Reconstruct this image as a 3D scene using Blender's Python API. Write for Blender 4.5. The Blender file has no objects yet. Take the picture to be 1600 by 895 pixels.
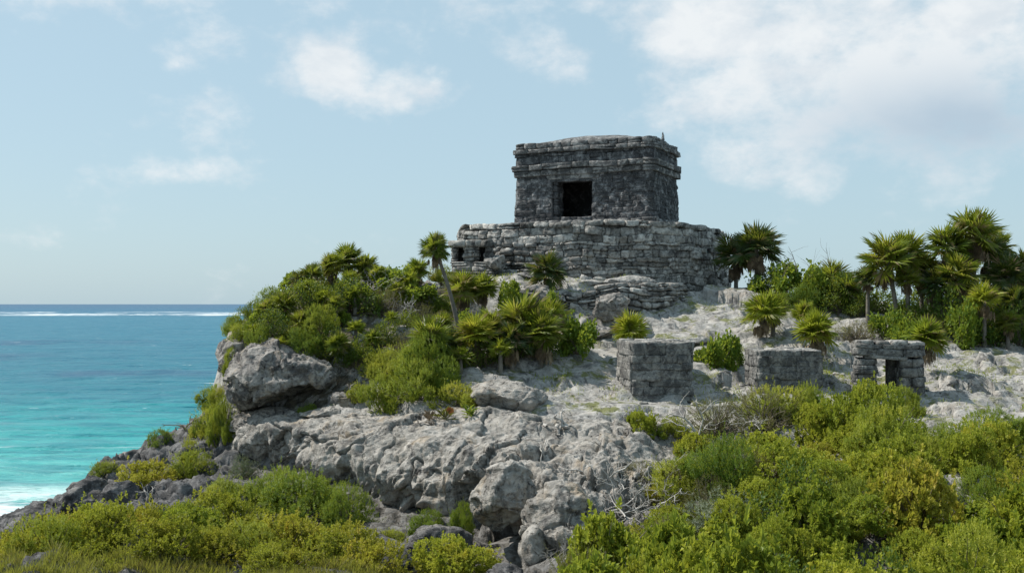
import bpy, math, random
import numpy as np
from math import radians as R, sin, cos, pi
sc = bpy.context.scene
COL = sc.collection
rng = np.random.default_rng(7)
random.seed(7)

# ------------------------------------------------------------------ camera, sky, sun, exposure
F = 1715.0; EYE = 10.0; HOR = 475.0          # photograph: focal length in its pixels, eye height over the sea, horizon row
cam_d = bpy.data.cameras.new('camera'); cam = bpy.data.objects.new('camera', cam_d); COL.objects.link(cam)
cam.location = (0, 0, EYE); cam.rotation_euler = (R(90), 0, 0)
cam_d.sensor_width = 36; cam_d.lens = F/1600*36; cam_d.shift_y = 27.5/1600
cam_d.clip_start = 0.1; cam_d.clip_end = 200000
sc.camera = cam
sc.view_settings.view_transform = 'Standard'; sc.view_settings.look = 'None'
sc.view_settings.exposure = 0.22; sc.view_settings.gamma = 1.0; sc.view_settings.use_curve_mapping = False

SUN_DIR = np.array([-0.92, 0.27, 0.0]); SUN_DIR /= np.linalg.norm(SUN_DIR); SUN_EL = R(50)
sv = np.array([SUN_DIR[0]*cos(SUN_EL), SUN_DIR[1]*cos(SUN_EL), sin(SUN_EL)])
sl = bpy.data.lights.new('sun', 'SUN'); so = bpy.data.objects.new('sun', sl); COL.objects.link(so)
sl.energy = 5.0; sl.angle = R(0.6); sl.color = (1.0, 0.94, 0.85)
from mathutils import Vector
so.rotation_euler = Vector(-sv).to_track_quat('-Z', 'Y').to_euler()
so.location = (-20, 20, 40)

W = bpy.data.worlds.new('World'); sc.world = W; W.use_nodes = True
def build_sky():
    nt = W.node_tree; N = nt.nodes; L = nt.links; N.clear()
    def math_(op, a, b=None, c=None, clamp=False):
        n = N.new('ShaderNodeMath'); n.operation = op; n.use_clamp = clamp
        for i, v in enumerate((a, b, c)):
            if v is None: continue
            if isinstance(v, (int, float)): n.inputs[i].default_value = v
            else: L.new(v, n.inputs[i])
        return n.outputs[0]
    sky = N.new('ShaderNodeTexSky'); sky.sky_type = 'NISHITA'; sky.sun_disc = False
    sky.sun_elevation = SUN_EL; sky.sun_rotation = math.atan2(SUN_DIR[0], SUN_DIR[1]) % (2*pi)
    sky.air_density = 1.0; sky.dust_density = 1.2; sky.ozone_density = 1.2; sky.altitude = 10
    tc = N.new('ShaderNodeTexCoord'); sep = N.new('ShaderNodeSeparateXYZ'); L.new(tc.outputs['Generated'], sep.inputs[0])
    az = math_('ARCTAN2', sep.outputs[0], sep.outputs[1])
    el = math_('ARCSINE', sep.outputs[2])
    com = N.new('ShaderNodeCombineXYZ'); L.new(az, com.inputs[0]); L.new(math_('MULTIPLY', el, 1.5), com.inputs[1])
    def noise(scale, det, rough, dist=0.0, off=0.0):
        n = N.new('ShaderNodeTexNoise'); n.noise_dimensions = '3D'
        mp = N.new('ShaderNodeMapping'); mp.inputs['Location'].default_value = (off, off*.7, off*1.3)
        L.new(com.outputs[0], mp.inputs[0]); L.new(mp.outputs[0], n.inputs['Vector'])
        n.inputs['Scale'].default_value = scale; n.inputs['Detail'].default_value = det
        n.inputs['Roughness'].default_value = rough; n.inputs['Distortion'].default_value = dist
        return n.outputs[0]
    n1 = noise(9, 7, .52, .15); n2 = noise(26, 8, .62, .1, 3.1)
    # cloud banks: azimuth, elevation, half sizes (radians), weight
    def A(px): return math.atan((px-800)/F)
    def E(py): return math.atan((HOR-py)/F)
    blobs = [(520,110,62,52,1.0),(635,142,72,34,.68),(320,88,60,46,.68),(450,130,50,42,.55),(330,180,90,44,.45),
             (870,85,100,55,.50),(700,22,150,50,.42),(150,10,200,42,.66),(330,14,60,22,.40),(60,60,120,30,.30),(270,282,95,26,.36),(160,215,22,40,.3),(380,375,60,16,.12),(90,370,110,22,.22),
             (1160,155,85,62,1.0),(1160,240,70,42,.65),(1250,40,240,100,1.1),(1400,150,280,125,1.05),(1500,60,190,80,.85),(1330,225,230,70,.75),
             (980,6,160,32,.6),(60,210,60,20,.25),(1590,140,45,60,.4),(1560,270,140,20,.2),(1480,345,150,18,.16),(750,325,40,16,.14)]
    tot = None
    for (px, py, rx, ry, w) in blobs:
        dx = math_('MULTIPLY', math_('SUBTRACT', az, A(px)), F/rx)
        dy = math_('MULTIPLY', math_('SUBTRACT', el, E(py)), F/ry)
        d2 = math_('ADD', math_('MULTIPLY', dx, dx), math_('MULTIPLY', dy, dy))
        g = math_('MULTIPLY', math_('POWER', 2.718, math_('MULTIPLY', d2, -0.75)), w)
        tot = g if tot is None else math_('MAXIMUM', tot, g)
    # elsewhere in the sky (outside the photograph) a general scatter of cloud
    dens = math_('ADD', tot, math_('MULTIPLY', math_('SUBTRACT', n1, .5), 1.9))
    dens = math_('ADD', dens, math_('MULTIPLY', math_('SUBTRACT', n2, .5), 1.15))
    mr = N.new('ShaderNodeMapRange'); mr.interpolation_type = 'SMOOTHSTEP'
    L.new(dens, mr.inputs[0]); mr.inputs[1].default_value = .20; mr.inputs[2].default_value = .98
    cl = math_('MULTIPLY', mr.outputs[0], .80)
    # blue grey underside of the big bank
    dx = math_('MULTIPLY', math_('SUBTRACT', az, A(1500)), F/240); dy = math_('MULTIPLY', math_('SUBTRACT', el, E(215)), F/75)
    d2 = math_('ADD', math_('MULTIPLY', dx, dx), math_('MULTIPLY', dy, dy))
    shd = math_('POWER', 2.718, math_('MULTIPLY', d2, -1.0))
    cc = N.new('ShaderNodeMix'); cc.data_type = 'RGBA'
    cc.inputs[6].default_value = (.82*10, .825*10, .825*10, 1); cc.inputs[7].default_value = (.42*10, .51*10, .60*10, 1)
    n3 = noise(17, 7, .6, .2, 7.7); mg_ = N.new('ShaderNodeMapRange'); L.new(n3, mg_.inputs[0]); mg_.inputs[1].default_value = .42; mg_.inputs[2].default_value = .66; mg_.inputs[3].default_value = 0; mg_.inputs[4].default_value = .38
    L.new(math_('MAXIMUM', math_('MULTIPLY', shd, math_('ADD', .45, n1), None, True), mg_.outputs[0]), cc.inputs[0])
    tint = N.new('ShaderNodeMix'); tint.data_type = 'RGBA'; tint.blend_type = 'MULTIPLY'; tint.inputs[0].default_value = 1
    L.new(sky.outputs[0], tint.inputs[6]); tint.inputs[7].default_value = (1.0, 1.0, 1.0, 1)
    # thin veil of high moisture
    veil = N.new('ShaderNodeMix'); veil.data_type = 'RGBA'
    L.new(tint.outputs[2], veil.inputs[6]); veil.inputs[7].default_value = (4.45, 6.15, 7.05, 1); veil.inputs[0].default_value = .72
    mix = N.new('ShaderNodeMix'); mix.data_type = 'RGBA'
    L.new(cl, mix.inputs[0]); L.new(veil.outputs[2], mix.inputs[6]); L.new(cc.outputs[2], mix.inputs[7])
    bg = N.new('ShaderNodeBackground'); bg.inputs[1].default_value = .10
    out = N.new('ShaderNodeOutputWorld'); L.new(mix.outputs[2], bg.inputs[0]); L.new(bg.outputs[0], out.inputs[0])
build_sky()

# ------------------------------------------------------------------ helpers
class MB:
    """collects vertices and faces, links them as ONE mesh object"""
    def __init__(s): s.v = []; s.f = {}; s.n = 0
    def add(s, v, f):
        v = np.asarray(v, float).reshape(-1, 3); f = np.asarray(f, np.int64)
        s.v.append(v); s.f.setdefault(f.shape[1], []).append(f + s.n); s.n += len(v)
    def mesh(s, name, mats, smooth=True):
        me = bpy.data.meshes.new(name)
        v = np.concatenate(s.v); me.vertices.add(len(v)); me.vertices.foreach_set('co', v.astype(np.float32).ravel())
        fl = [np.concatenate(x) for x in s.f.values()]
        nl = sum(x.size for x in fl); npoly = sum(len(x) for x in fl)
        me.loops.add(nl); me.polygons.add(npoly)
        me.loops.foreach_set('vertex_index', np.concatenate([x.ravel() for x in fl]).astype(np.int32))
        tot = np.concatenate([np.full(len(x), x.shape[1]) for x in fl]); st = np.concatenate([[0], np.cumsum(tot)[:-1]])
        me.polygons.foreach_set('loop_start', st.astype(np.int32)); me.polygons.foreach_set('loop_total', tot.astype(np.int32))
        me.polygons.foreach_set('use_smooth', np.full(npoly, smooth))
        me.update(calc_edges=True); me.validate()
        for m in (mats if isinstance(mats, (list, tuple)) else [mats]): me.materials.append(m)
        return me
    def build(s, name, mat, parent=None, smooth=True):
        o = bpy.data.objects.new(name, s.mesh(name, mat, smooth)); COL.objects.link(o)
        if parent: o.parent = parent
        return o
def tag(o, label=None, cat=None, group=None, kind=None):
    if label: o['label'] = label
    if cat: o['category'] = cat
    if group: o['group'] = group
    if kind: o['kind'] = kind
    return o
def empty(name, loc, label, cat, group=None, rz=0, s=1.0):
    o = bpy.data.objects.new(name, None); COL.objects.link(o); o.location = loc; o.rotation_euler = (0, 0, rz)
    o.scale = (s, s, s); o.empty_display_size = .2
    return tag(o, label, cat, group)
def place(proto, loc, rz, s, label, cat, group=None, tilt=(0, 0)):
    """copy of a prototype thing with its parts; the first use takes the prototype itself"""
    if not proto.get('_used'):
        r = proto; r['_used'] = 1
    else:
        r = proto.copy(); COL.objects.link(r)
        for ch in proto.children:
            c = ch.copy(); COL.objects.link(c); c.parent = r
    r.location = loc; r.rotation_euler = (tilt[0], tilt[1], rz)
    r.scale = s if isinstance(s, (tuple, list)) else (s, s, s)
    for k in ('label', 'category', 'group'):
        if k in r.keys(): del r[k]
    return tag(r, label, cat, group)

PERM = np.random.default_rng(3).permutation(256); PERM = np.concatenate([PERM]*3)
G3 = np.array([[1,1,0],[-1,1,0],[1,-1,0],[-1,-1,0],[1,0,1],[-1,0,1],[1,0,-1],[-1,0,-1],[0,1,1],[0,-1,1],[0,1,-1],[0,-1,-1],[1,1,0],[-1,1,0],[0,-1,1],[0,-1,-1]], float)
def perlin(p):
    p = np.asarray(p, float); i = np.floor(p).astype(int); f = p-i; i &= 255
    u = f*f*f*(f*(f*6-15)+10)
    def g(dx, dy, dz):
        h = PERM[PERM[PERM[(i[..., 0]+dx) & 255]+((i[..., 1]+dy) & 255)]+((i[..., 2]+dz) & 255)] & 15
        return (G3[h]*(f-np.array([dx, dy, dz]))).sum(-1)
    x0 = g(0,0,0)*(1-u[...,0])+g(1,0,0)*u[...,0]; x1 = g(0,1,0)*(1-u[...,0])+g(1,1,0)*u[...,0]
    x2 = g(0,0,1)*(1-u[...,0])+g(1,0,1)*u[...,0]; x3 = g(0,1,1)*(1-u[...,0])+g(1,1,1)*u[...,0]
    y0 = x0*(1-u[...,1])+x1*u[...,1]; y1 = x2*(1-u[...,1])+x3*u[...,1]
    return y0*(1-u[...,2])+y1*u[...,2]
def fbm(p, o=4, lac=2.03, gain=.5):
    t = 0; a = 1.
    for k in range(o): t = t+a*perlin(np.asarray(p)*lac**k+17.3*k); a *= gain
    return t
def ridged(p, o=4, gain=.55):
    t = 0; a = 1.
    for k in range(o): t = t+a*(1-2.2*np.abs(perlin(np.asarray(p)*2.1**k+31.7*k))); a *= gain
    return t
def worley(p):
    """distance to nearest and second nearest feature point"""
    p = np.asarray(p, float); i = np.floor(p).astype(int); d1 = np.full(p.shape[:-1], 9.); d2 = d1.copy()
    for dx in (-1,0,1):
        for dy in (-1,0,1):
            for dz in (-1,0,1):
                c = i+np.array([dx,dy,dz])
                h = PERM[PERM[PERM[c[...,0] & 255]+(c[...,1] & 255)]+(c[...,2] & 255)]
                q = c+np.stack([PERM[h]/256., PERM[h+57]/256., PERM[h+113]/256.], -1)
                d = np.sqrt(((q-p)**2).sum(-1))
                m = d < d1; d2 = np.where(m, d1, np.minimum(d2, d)); d1 = np.where(m, d, d1)
    return d1, d2
def plates(p, amp, tilt):
    """broken slabs: every cell of a jittered lattice has its own level and its own tilt; returns height and distance to the crack"""
    p = np.asarray(p, float); i = np.floor(p).astype(int); d1 = np.full(len(p), 9.); d2 = d1.copy(); H = np.zeros(len(p))
    for dx in (-1,0,1):
        for dy in (-1,0,1):
            for dz in (-1,0,1):
                c = i+np.array([dx,dy,dz]); h = PERM[PERM[PERM[c[:,0] & 255]+(c[:,1] & 255)]+(c[:,2] & 255)]
                o = p-(c+np.stack([PERM[h]/256., PERM[h+57]/256., PERM[h+113]/256.], -1)); d = np.sqrt((o**2).sum(-1)); m = d < d1
                hh = amp*(PERM[h+31]/256.-.5)+tilt*(o[:,0]*(PERM[h+71]/128.-1)+o[:,1]*(PERM[h+91]/128.-1)+o[:,2]*(PERM[h+171]/128.-1))
                H = np.where(m, hh, H); d2 = np.where(m, d1, np.minimum(d2, d)); d1 = np.where(m, d, d1)
    return H, d2-d1
def P(px, Y): return np.array([(px-800)/F*Y, Y])
def PT(px, py, Y): return np.array([(px-800)/F*Y, Y, EYE-(py-HOR)/F*Y])
def grid_faces(nr, nc):
    a = np.arange(nr*nc).reshape(nr, nc)
    return np.stack([a[:-1, :-1], a[:-1, 1:], a[1:, 1:], a[1:, :-1]], -1).reshape(-1, 4)
def sstep(a, b, x): t = np.clip((x-a)/(b-a), 0, 1); return t*t*(3-2*t)
def vnormals(v, f):
    n = np.zeros_like(v); fn = np.cross(v[f[:, 2]]-v[f[:, 0]], v[f[:, 3 % f.shape[1]]]-v[f[:, 1]]) if f.shape[1] == 4 else np.cross(v[f[:,1]]-v[f[:,0]], v[f[:,2]]-v[f[:,0]])
    for k in range(f.shape[1]): np.add.at(n, f[:, k], fn)
    return n/(np.linalg.norm(n, axis=1, keepdims=True)+1e-9)

# ------------------------------------------------------------------ materials
def newmat(name):
    m = bpy.data.materials.new(name); m.use_nodes = True; nt = m.node_tree; nt.nodes.clear()
    return m, nt, nt.nodes, nt.links
def mixc(N, L, fac, a, b, blend='MIX'):
    n = N.new('ShaderNodeMix'); n.data_type = 'RGBA'; n.blend_type = blend; n.clamp_factor = True
    for k, v in ((0, fac), (6, a), (7, b)):
        if isinstance(v, (int, float)): n.inputs[k].default_value = v
        elif isinstance(v, tuple): n.inputs[k].default_value = (*v[:3], 1)
        else: L.new(v, n.inputs[k])
    return n.outputs[2]
def nz(N, L, vec, scale, det=5, rough=.55, dist=0., typ='noise', off=0.):
    mp = N.new('ShaderNodeMapping'); L.new(vec, mp.inputs[0]); mp.inputs['Location'].default_value = (off, off*.37, -off)
    if isinstance(scale, tuple): mp.inputs['Scale'].default_value = scale; scale = 1.
    if typ == 'noise':
        n = N.new('ShaderNodeTexNoise'); n.inputs['Detail'].default_value = det; n.inputs['Roughness'].default_value = rough; n.inputs['Distortion'].default_value = dist
    else:
        n = N.new('ShaderNodeTexVoronoi'); n.feature = typ
    n.inputs['Scale'].default_value = scale; L.new(mp.outputs[0], n.inputs['Vector'])
    return n.outputs[0]
def ramp(N, L, x, lo, hi, a=0., b=1.):
    n = N.new('ShaderNodeMapRange'); n.interpolation_type = 'SMOOTHSTEP'; L.new(x, n.inputs[0])
    for k, v in enumerate((lo, hi, a, b)): n.inputs[k+1].default_value = v
    return n.outputs[0]
def bump(N, L, h, strength, dist, prev=None):
    b = N.new('ShaderNodeBump'); b.inputs['Strength'].default_value = strength; b.inputs['Distance'].default_value = dist
    L.new(h, b.inputs['Height'])
    if prev is not None: L.new(prev, b.inputs['Normal'])
    return b.outputs[0]
def rock_mat(name, light=(.42,.41,.39), mid=(.25,.245,.24), dark=(.055,.055,.058), warm=(.33,.27,.2), darkness=.5, warmth=.3, sc_=1., island=0., moss=0., bumpk=1., zone=False, streak=False):
    m, nt, N, L = newmat(name)
    geo = N.new('ShaderNodeNewGeometry'); pos = geo.outputs['Position']
    big = nz(N, L, pos, 1.1*sc_, 6, .6, .3); med = nz(N, L, pos, 5*sc_, 7, .65, .2, off=5); fin = nz(N, L, pos, 30*sc_, 5, .7, off=9)
    c = mixc(N, L, ramp(N, L, med, .36, .64), mid, light)
    c = mixc(N, L, ramp(N, L, nz(N, L, pos, 2.3*sc_, 5, .6, off=21), .5, .72, 0, warmth), c, warm)
    blk = nz(N, L, pos, 2.6*sc_, 9, .72, .6, off=33)
    lo = .62-.28*darkness
    c = mixc(N, L, ramp(N, L, blk, lo, lo+.13, 0, .88), c, dark)
    c = mixc(N, L, ramp(N, L, nz(N, L, pos, 14*sc_, 6, .7, off=44), .56, .66, 0, .35+.3*darkness), c, dark)
    c = mixc(N, L, ramp(N, L, nz(N, L, pos, 21*sc_, 4, .6, off=52), .6, .7, 0, .35), c, (.55,.54,.51))
    c = mixc(N, L, ramp(N, L, fin, .3, .7, 0, .35), c, mid)
    if island:
        mul = N.new('ShaderNodeMapRange'); L.new(geo.outputs['Random Per Island'], mul.inputs[0]); mul.inputs[3].default_value = 1-island; mul.inputs[4].default_value = 1+island*.55
        cb = N.new('ShaderNodeCombineColor')
        for k in range(3): L.new(mul.outputs[0], cb.inputs[k])
        c = mixc(N, L, 1., c, cb.outputs[0], 'MULTIPLY')
    if moss:
        sp = N.new('ShaderNodeSeparateXYZ'); L.new(geo.outputs['Normal'], sp.inputs[0])
        mm = N.new('ShaderNodeMath'); mm.operation = 'MULTIPLY'
        L.new(ramp(N, L, nz(N, L, pos, 1.5, 7, .7, .4, off=71), .53, .60), mm.inputs[0]); L.new(ramp(N, L, sp.outputs[2], .55, .9, 0, moss), mm.inputs[1])
        c = mixc(N, L, mm.outputs[0], c, (.13,.14,.045))
    if streak:    # mineral runs down the rock
        c = mixc(N, L, ramp(N, L, nz(N, L, pos, (3.2,3.2,.5), 6, .65, .4, off=101), .52, .66, 0, .6), c, (.085,.078,.070))
        c = mixc(N, L, ramp(N, L, nz(N, L, pos, (2.2,2.2,.6), 5, .6, .4, off=111), .56, .68, 0, .5), c, (.36,.28,.19))
    if zone:      # black spray zone rock by the shore, and dark soil in the low ground under the thickets
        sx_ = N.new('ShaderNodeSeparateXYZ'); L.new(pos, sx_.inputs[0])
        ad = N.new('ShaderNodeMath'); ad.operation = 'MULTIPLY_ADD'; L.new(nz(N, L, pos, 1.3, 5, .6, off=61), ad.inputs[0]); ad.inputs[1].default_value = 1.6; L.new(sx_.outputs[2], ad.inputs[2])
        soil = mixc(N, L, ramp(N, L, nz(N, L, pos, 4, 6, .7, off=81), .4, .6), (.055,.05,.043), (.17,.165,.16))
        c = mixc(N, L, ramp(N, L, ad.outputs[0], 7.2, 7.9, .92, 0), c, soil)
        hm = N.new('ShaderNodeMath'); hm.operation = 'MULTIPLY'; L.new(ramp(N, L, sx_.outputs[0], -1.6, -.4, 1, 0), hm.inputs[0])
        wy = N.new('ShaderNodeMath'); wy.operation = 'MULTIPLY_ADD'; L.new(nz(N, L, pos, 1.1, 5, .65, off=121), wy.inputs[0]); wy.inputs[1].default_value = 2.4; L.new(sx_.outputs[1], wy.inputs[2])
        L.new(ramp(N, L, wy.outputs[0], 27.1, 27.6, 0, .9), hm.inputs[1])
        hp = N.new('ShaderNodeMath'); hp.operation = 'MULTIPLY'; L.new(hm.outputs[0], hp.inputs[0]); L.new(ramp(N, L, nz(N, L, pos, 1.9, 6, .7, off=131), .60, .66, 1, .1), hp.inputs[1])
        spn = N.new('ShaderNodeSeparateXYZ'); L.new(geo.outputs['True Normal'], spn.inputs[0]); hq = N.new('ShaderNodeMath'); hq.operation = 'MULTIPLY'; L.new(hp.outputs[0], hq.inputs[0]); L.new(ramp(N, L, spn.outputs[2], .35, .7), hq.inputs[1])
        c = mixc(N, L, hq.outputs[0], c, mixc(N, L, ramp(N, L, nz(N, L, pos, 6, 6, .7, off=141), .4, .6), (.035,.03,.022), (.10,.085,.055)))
        mk = N.new('ShaderNodeMath'); mk.operation = 'MULTIPLY'; L.new(ramp(N, L, sx_.outputs[0], -7., -5.5, .93, 0), mk.inputs[0]); L.new(ramp(N, L, ad.outputs[0], 7.6, 8.3, 1, 0), mk.inputs[1])
        c = mixc(N, L, mk.outputs[0], c, mixc(N, L, ramp(N, L, nz(N, L, pos, 3.5, 7, .7, off=91), .4, .65), (.05,.05,.052), (.17,.168,.17)))
    p = N.new('ShaderNodeBsdfPrincipled'); L.new(c, p.inputs['Base Color']); p.inputs['Roughness'].default_value = .92
    p.inputs['Specular IOR Level'].default_value = .2
    b = bump(N, L, nz(N, L, pos, (3.5*sc_, 5*sc_, 6*sc_), 7, .6, .6, off=2), .55*bumpk, .10)
    pit = N.new('ShaderNodeMath'); pit.operation = 'MULTIPLY'; L.new(ramp(N, L, nz(N, L, pos, 13*sc_, 3, .5, .3, off=3), .58, .70), pit.inputs[0]); L.new(ramp(N, L, nz(N, L, pos, 1.7, 3, .5, off=8), .42, .58), pit.inputs[1])
    inv_ = N.new('ShaderNodeMath'); inv_.operation = 'SUBTRACT'; inv_.inputs[0].default_value = 1.; L.new(pit.outputs[0], inv_.inputs[1])
    b = bump(N, L, inv_.outputs[0], .8*bumpk, .05, b)
    b = bump(N, L, nz(N, L, pos, 38*sc_, 6, .7, 0, off=4), .55*bumpk, .02, b)
    L.new(b, p.inputs['Normal'])
    o = N.new('ShaderNodeOutputMaterial'); L.new(p.outputs[0], o.inputs[0])
    return m
def leaf_mat(name, cols, trans=.45, rough=.5, scale=1.2, yellow=None, brown=0.):
    """cols: dark, mid, light green; varies leaf by leaf, clump by clump and plant by plant"""
    m, nt, N, L = newmat(name)
    geo = N.new('ShaderNodeNewGeometry'); oi = N.new('ShaderNodeObjectInfo')
    c = mixc(N, L, ramp(N, L, geo.outputs['Random Per Island'], 0, 1), cols[0], cols[1])
    c = mixc(N, L, ramp(N, L, nz(N, L, geo.outputs['Position'], scale*2.2, 3, .6), .38, .62, 0, .8), c, cols[2])
    if yellow: c = mixc(N, L, ramp(N, L, nz(N, L, geo.outputs['Position'], scale*.9, 4, .6, off=13), .52, .66, 0, .75), c, yellow)
    if brown:
        bm_ = N.new('ShaderNodeMath'); bm_.operation = 'MULTIPLY'; L.new(ramp(N, L, nz(N, L, geo.outputs['Position'], 3.1, 3, .6, off=23), .48, .60), bm_.inputs[0]); L.new(ramp(N, L, geo.outputs['Random Per Island'], 1-brown-.02, 1-brown), bm_.inputs[1])
        c = mixc(N, L, bm_.outputs[0], c, (.26,.19,.11))
    hs = N.new('ShaderNodeHueSaturation'); L.new(c, hs.inputs['Color'])
    L.new(ramp(N, L, oi.outputs['Random'], 0, 1, .482, .515), hs.inputs['Hue']); L.new(ramp(N, L, oi.outputs['Random'], 0, 1, 1.18, .82), hs.inputs['Value'])
    c = hs.outputs[0]
    p = N.new('ShaderNodeBsdfPrincipled'); L.new(c, p.inputs['Base Color']); p.inputs['Roughness'].default_value = rough; p.inputs['Specular IOR Level'].default_value = .3
    t = N.new('ShaderNodeBsdfTranslucent'); L.new(mixc(N, L, .6, c, (.40,.44,.04)), t.inputs['Color'])
    ms = N.new('ShaderNodeMixShader'); ms.inputs[0].default_value = trans
    L.new(p.outputs[0], ms.inputs[1]); L.new(t.outputs[0], ms.inputs[2])
    o = N.new('ShaderNodeOutputMaterial'); L.new(ms.outputs[0], o.inputs[0])
    return m
def simple_mat(name, a, b, scale=6, rough=.9, bk=.4):
    m, nt, N, L = newmat(name); geo = N.new('ShaderNodeNewGeometry')
    c = mixc(N, L, ramp(N, L, nz(N, L, geo.outputs['Position'], scale, 6, .6), .35, .65), a, b)
    c = mixc(N, L, ramp(N, L, geo.outputs['Random Per Island'], 0, 1, 0, .5), c, b)
    p = N.new('ShaderNodeBsdfPrincipled'); L.new(c, p.inputs['Base Color']); p.inputs['Roughness'].default_value = rough; p.inputs['Specular IOR Level'].default_value = .25
    L.new(bump(N, L, nz(N, L, geo.outputs['Position'], scale*8, 4, .6), bk, .01), p.inputs['Normal'])
    o = N.new('ShaderNodeOutputMaterial'); L.new(p.outputs[0], o.inputs[0]); return m

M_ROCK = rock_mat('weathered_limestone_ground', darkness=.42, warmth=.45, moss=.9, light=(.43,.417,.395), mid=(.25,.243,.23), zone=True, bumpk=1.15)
M_CLIFF = rock_mat('cliff_limestone', streak=True, darkness=.42, warmth=.40, sc_=1., light=(.46,.435,.40), mid=(.25,.237,.217), bumpk=1.8)
M_BOULD = rock_mat('boulder_limestone', streak=True, darkness=.60, warmth=.5, light=(.42,.395,.365), mid=(.225,.212,.20), bumpk=1.7)
M_DARKROCK = rock_mat('dark_shore_rock', darkness=.75, warmth=.3, light=(.22,.215,.215), mid=(.12,.118,.12), dark=(.035,.035,.037), bumpk=1.4)
M_TEMPLE = rock_mat('blackened_temple_stone', darkness=.80, warmth=.10, light=(.29,.292,.298), mid=(.105,.107,.112), dark=(.026,.027,.030), warm=(.22,.21,.19), sc_=1.1, island=.12)
M_TRIM = rock_mat('temple_moulding_stone', darkness=.74, warmth=.12, light=(.34,.34,.335), mid=(.19,.19,.19), dark=(.04,.042,.045), sc_=1.4, island=.25)
M_PLAT = rock_mat('platform_stone', darkness=.52, warmth=.25, light=(.50,.485,.455), mid=(.27,.262,.247), dark=(.04,.04,.043), sc_=1.2, island=.55, bumpk=1.3)
M_SHRINE = rock_mat('shrine_stone', darkness=.62, warmth=.2, light=(.31,.305,.29), mid=(.165,.165,.158), sc_=1.6, island=.18)
M_RECESS_SHADE = rock_mat('recess_shade_stone', darkness=.8, warmth=.2, light=(.16,.155,.15), mid=(.09,.088,.085), dark=(.03,.03,.03))  # near black stone, shade of the openings put into its colour
M_BARK = simple_mat('palm_bark', (.09,.078,.065), (.18,.165,.14), 9)
M_TWIG = simple_mat('shrub_stem', (.10,.08,.06), (.19,.165,.13), 9)
M_DEADWOOD = simple_mat('bleached_deadwood', (.26,.25,.235), (.46,.44,.41), 8)
M_DEADLEAF = simple_mat('dead_palm_leaf', (.13,.095,.06), (.30,.235,.155), 5)

# ------------------------------------------------------------------ terrain
def rbf(pts):
    pts = np.array(pts, float); X = pts[:, :2]; z = pts[:, 2]; n = len(X)
    d = np.linalg.norm(X[:, None]-X[None], axis=2)
    K = d; A_ = np.zeros((n+3, n+3)); A_[:n, :n] = K - np.eye(n)*0.03; A_[:n, n] = 1; A_[:n, n+1:] = X; A_[n, :n] = 1; A_[n+1:, :n] = X.T
    w = np.linalg.solve(A_, np.concatenate([z, [0, 0, 0]]))
    def f(q):
        q = np.asarray(q, float); o = np.empty(len(q))
        for s in range(0, len(q), 60000):
            qq = q[s:s+60000]; dd = np.linalg.norm(qq[:, None]-X[None], axis=2)
            o[s:s+60000] = dd@w[:n]+w[n]+qq@w[n+1:]
        return o
    return f
upper = [PT(*t) for t in [
 (345,545,28),(400,552,27.6),(370,528,29.5),(400,505,30.5),(352,548,31),(450,482,30.0),(430,485,32),(500,500,28.5),(460,455,31),(550,428,32),(620,440,32),(560,470,30),(700,455,33),(660,500,29.5),(760,445,33),(600,560,27),(700,560,27),
 (850,430,33.3),(950,436,33.2),(1060,457,33.8),(1140,458,35),(1200,456,35),(1300,482,33.5),(1400,500,32.5),(1500,520,31.5),(1600,548,30),(1750,580,29),(2200,600,28),
 (780,505,30.6),(900,508,30.6),(980,508,30.8),(1060,495,31.8),(800,438,32.2),(900,442,32.2),(1000,445,32.6),
 (1000,528,29.3),(1100,522,29.5),(1250,522,29),(1200,562,27.5),(1330,560,28),(1400,545,29),(1550,565,28),(1500,602,26),(1600,640,24.5),(1400,622,24.6),(1230,612,25),(1020,622,25),
 (900,600,25.8),(830,590,26),(740,600,25.4),(650,622,25),(560,645,25),(470,640,26.2),(400,640,27),(860,545,28),(930,560,27.5),
 (470,668,25),(560,668,24.2),(650,672,23.5),(740,672,23.2),(820,668,23),(950,675,22.8),(1060,690,22.3),(1200,690,22),(1400,690,22),(1600,690,22),(2200,720,21)]]
upper += [(2.8,40,10.6),(2.8,47,10.2),(-4,40,10.3),(9,42,10.2),(20,40,9.),(35,38,8.5),(-7,40,9.5),(30,22,6.8),(40,15,6.5)]
lower = [PT(*t) for t in [
 (380,740,25.5),(470,760,24),(560,790,22.5),(650,818,21.3),(740,830,20.8),(830,880,19),(950,860,19),(1050,790,20),(1200,730,21),(1400,705,21.7),(1600,690,22),
 (600,890,18.5),(800,900,17.8),(400,800,22),(300,790,23),(200,800,23.5),(100,830,23.5),(0,880,23),
 (0,850,24.8),(60,805,25.3),(100,770,26),(200,728,27.3),(250,704,28),(330,655,29),(345,660,27.5),(300,740,26),(400,830,20.5),(250,850,20),(1000,860,17.5),(1200,820,17.5),(1400,800,17.5),(1600,800,17.5),(-200,930,22)]]
lower += [(x, y, z) for x in (-14,-7,0,7,14,30) for y, z in ((14.5,5.95),(11,6.25),(7,7.3),(2,8.1),(-8,8.3),(-30,8.5))]
lower += [(-9,31,6.2),(-9,36,5.5),(-8,46,5.),(5,52,5.),(20,50,5.),(40,46,5.),(22,24,6.9),(40,22,6.9),(14,22,6.9)]
fU = rbf(upper); fL = rbf(lower)
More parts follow.
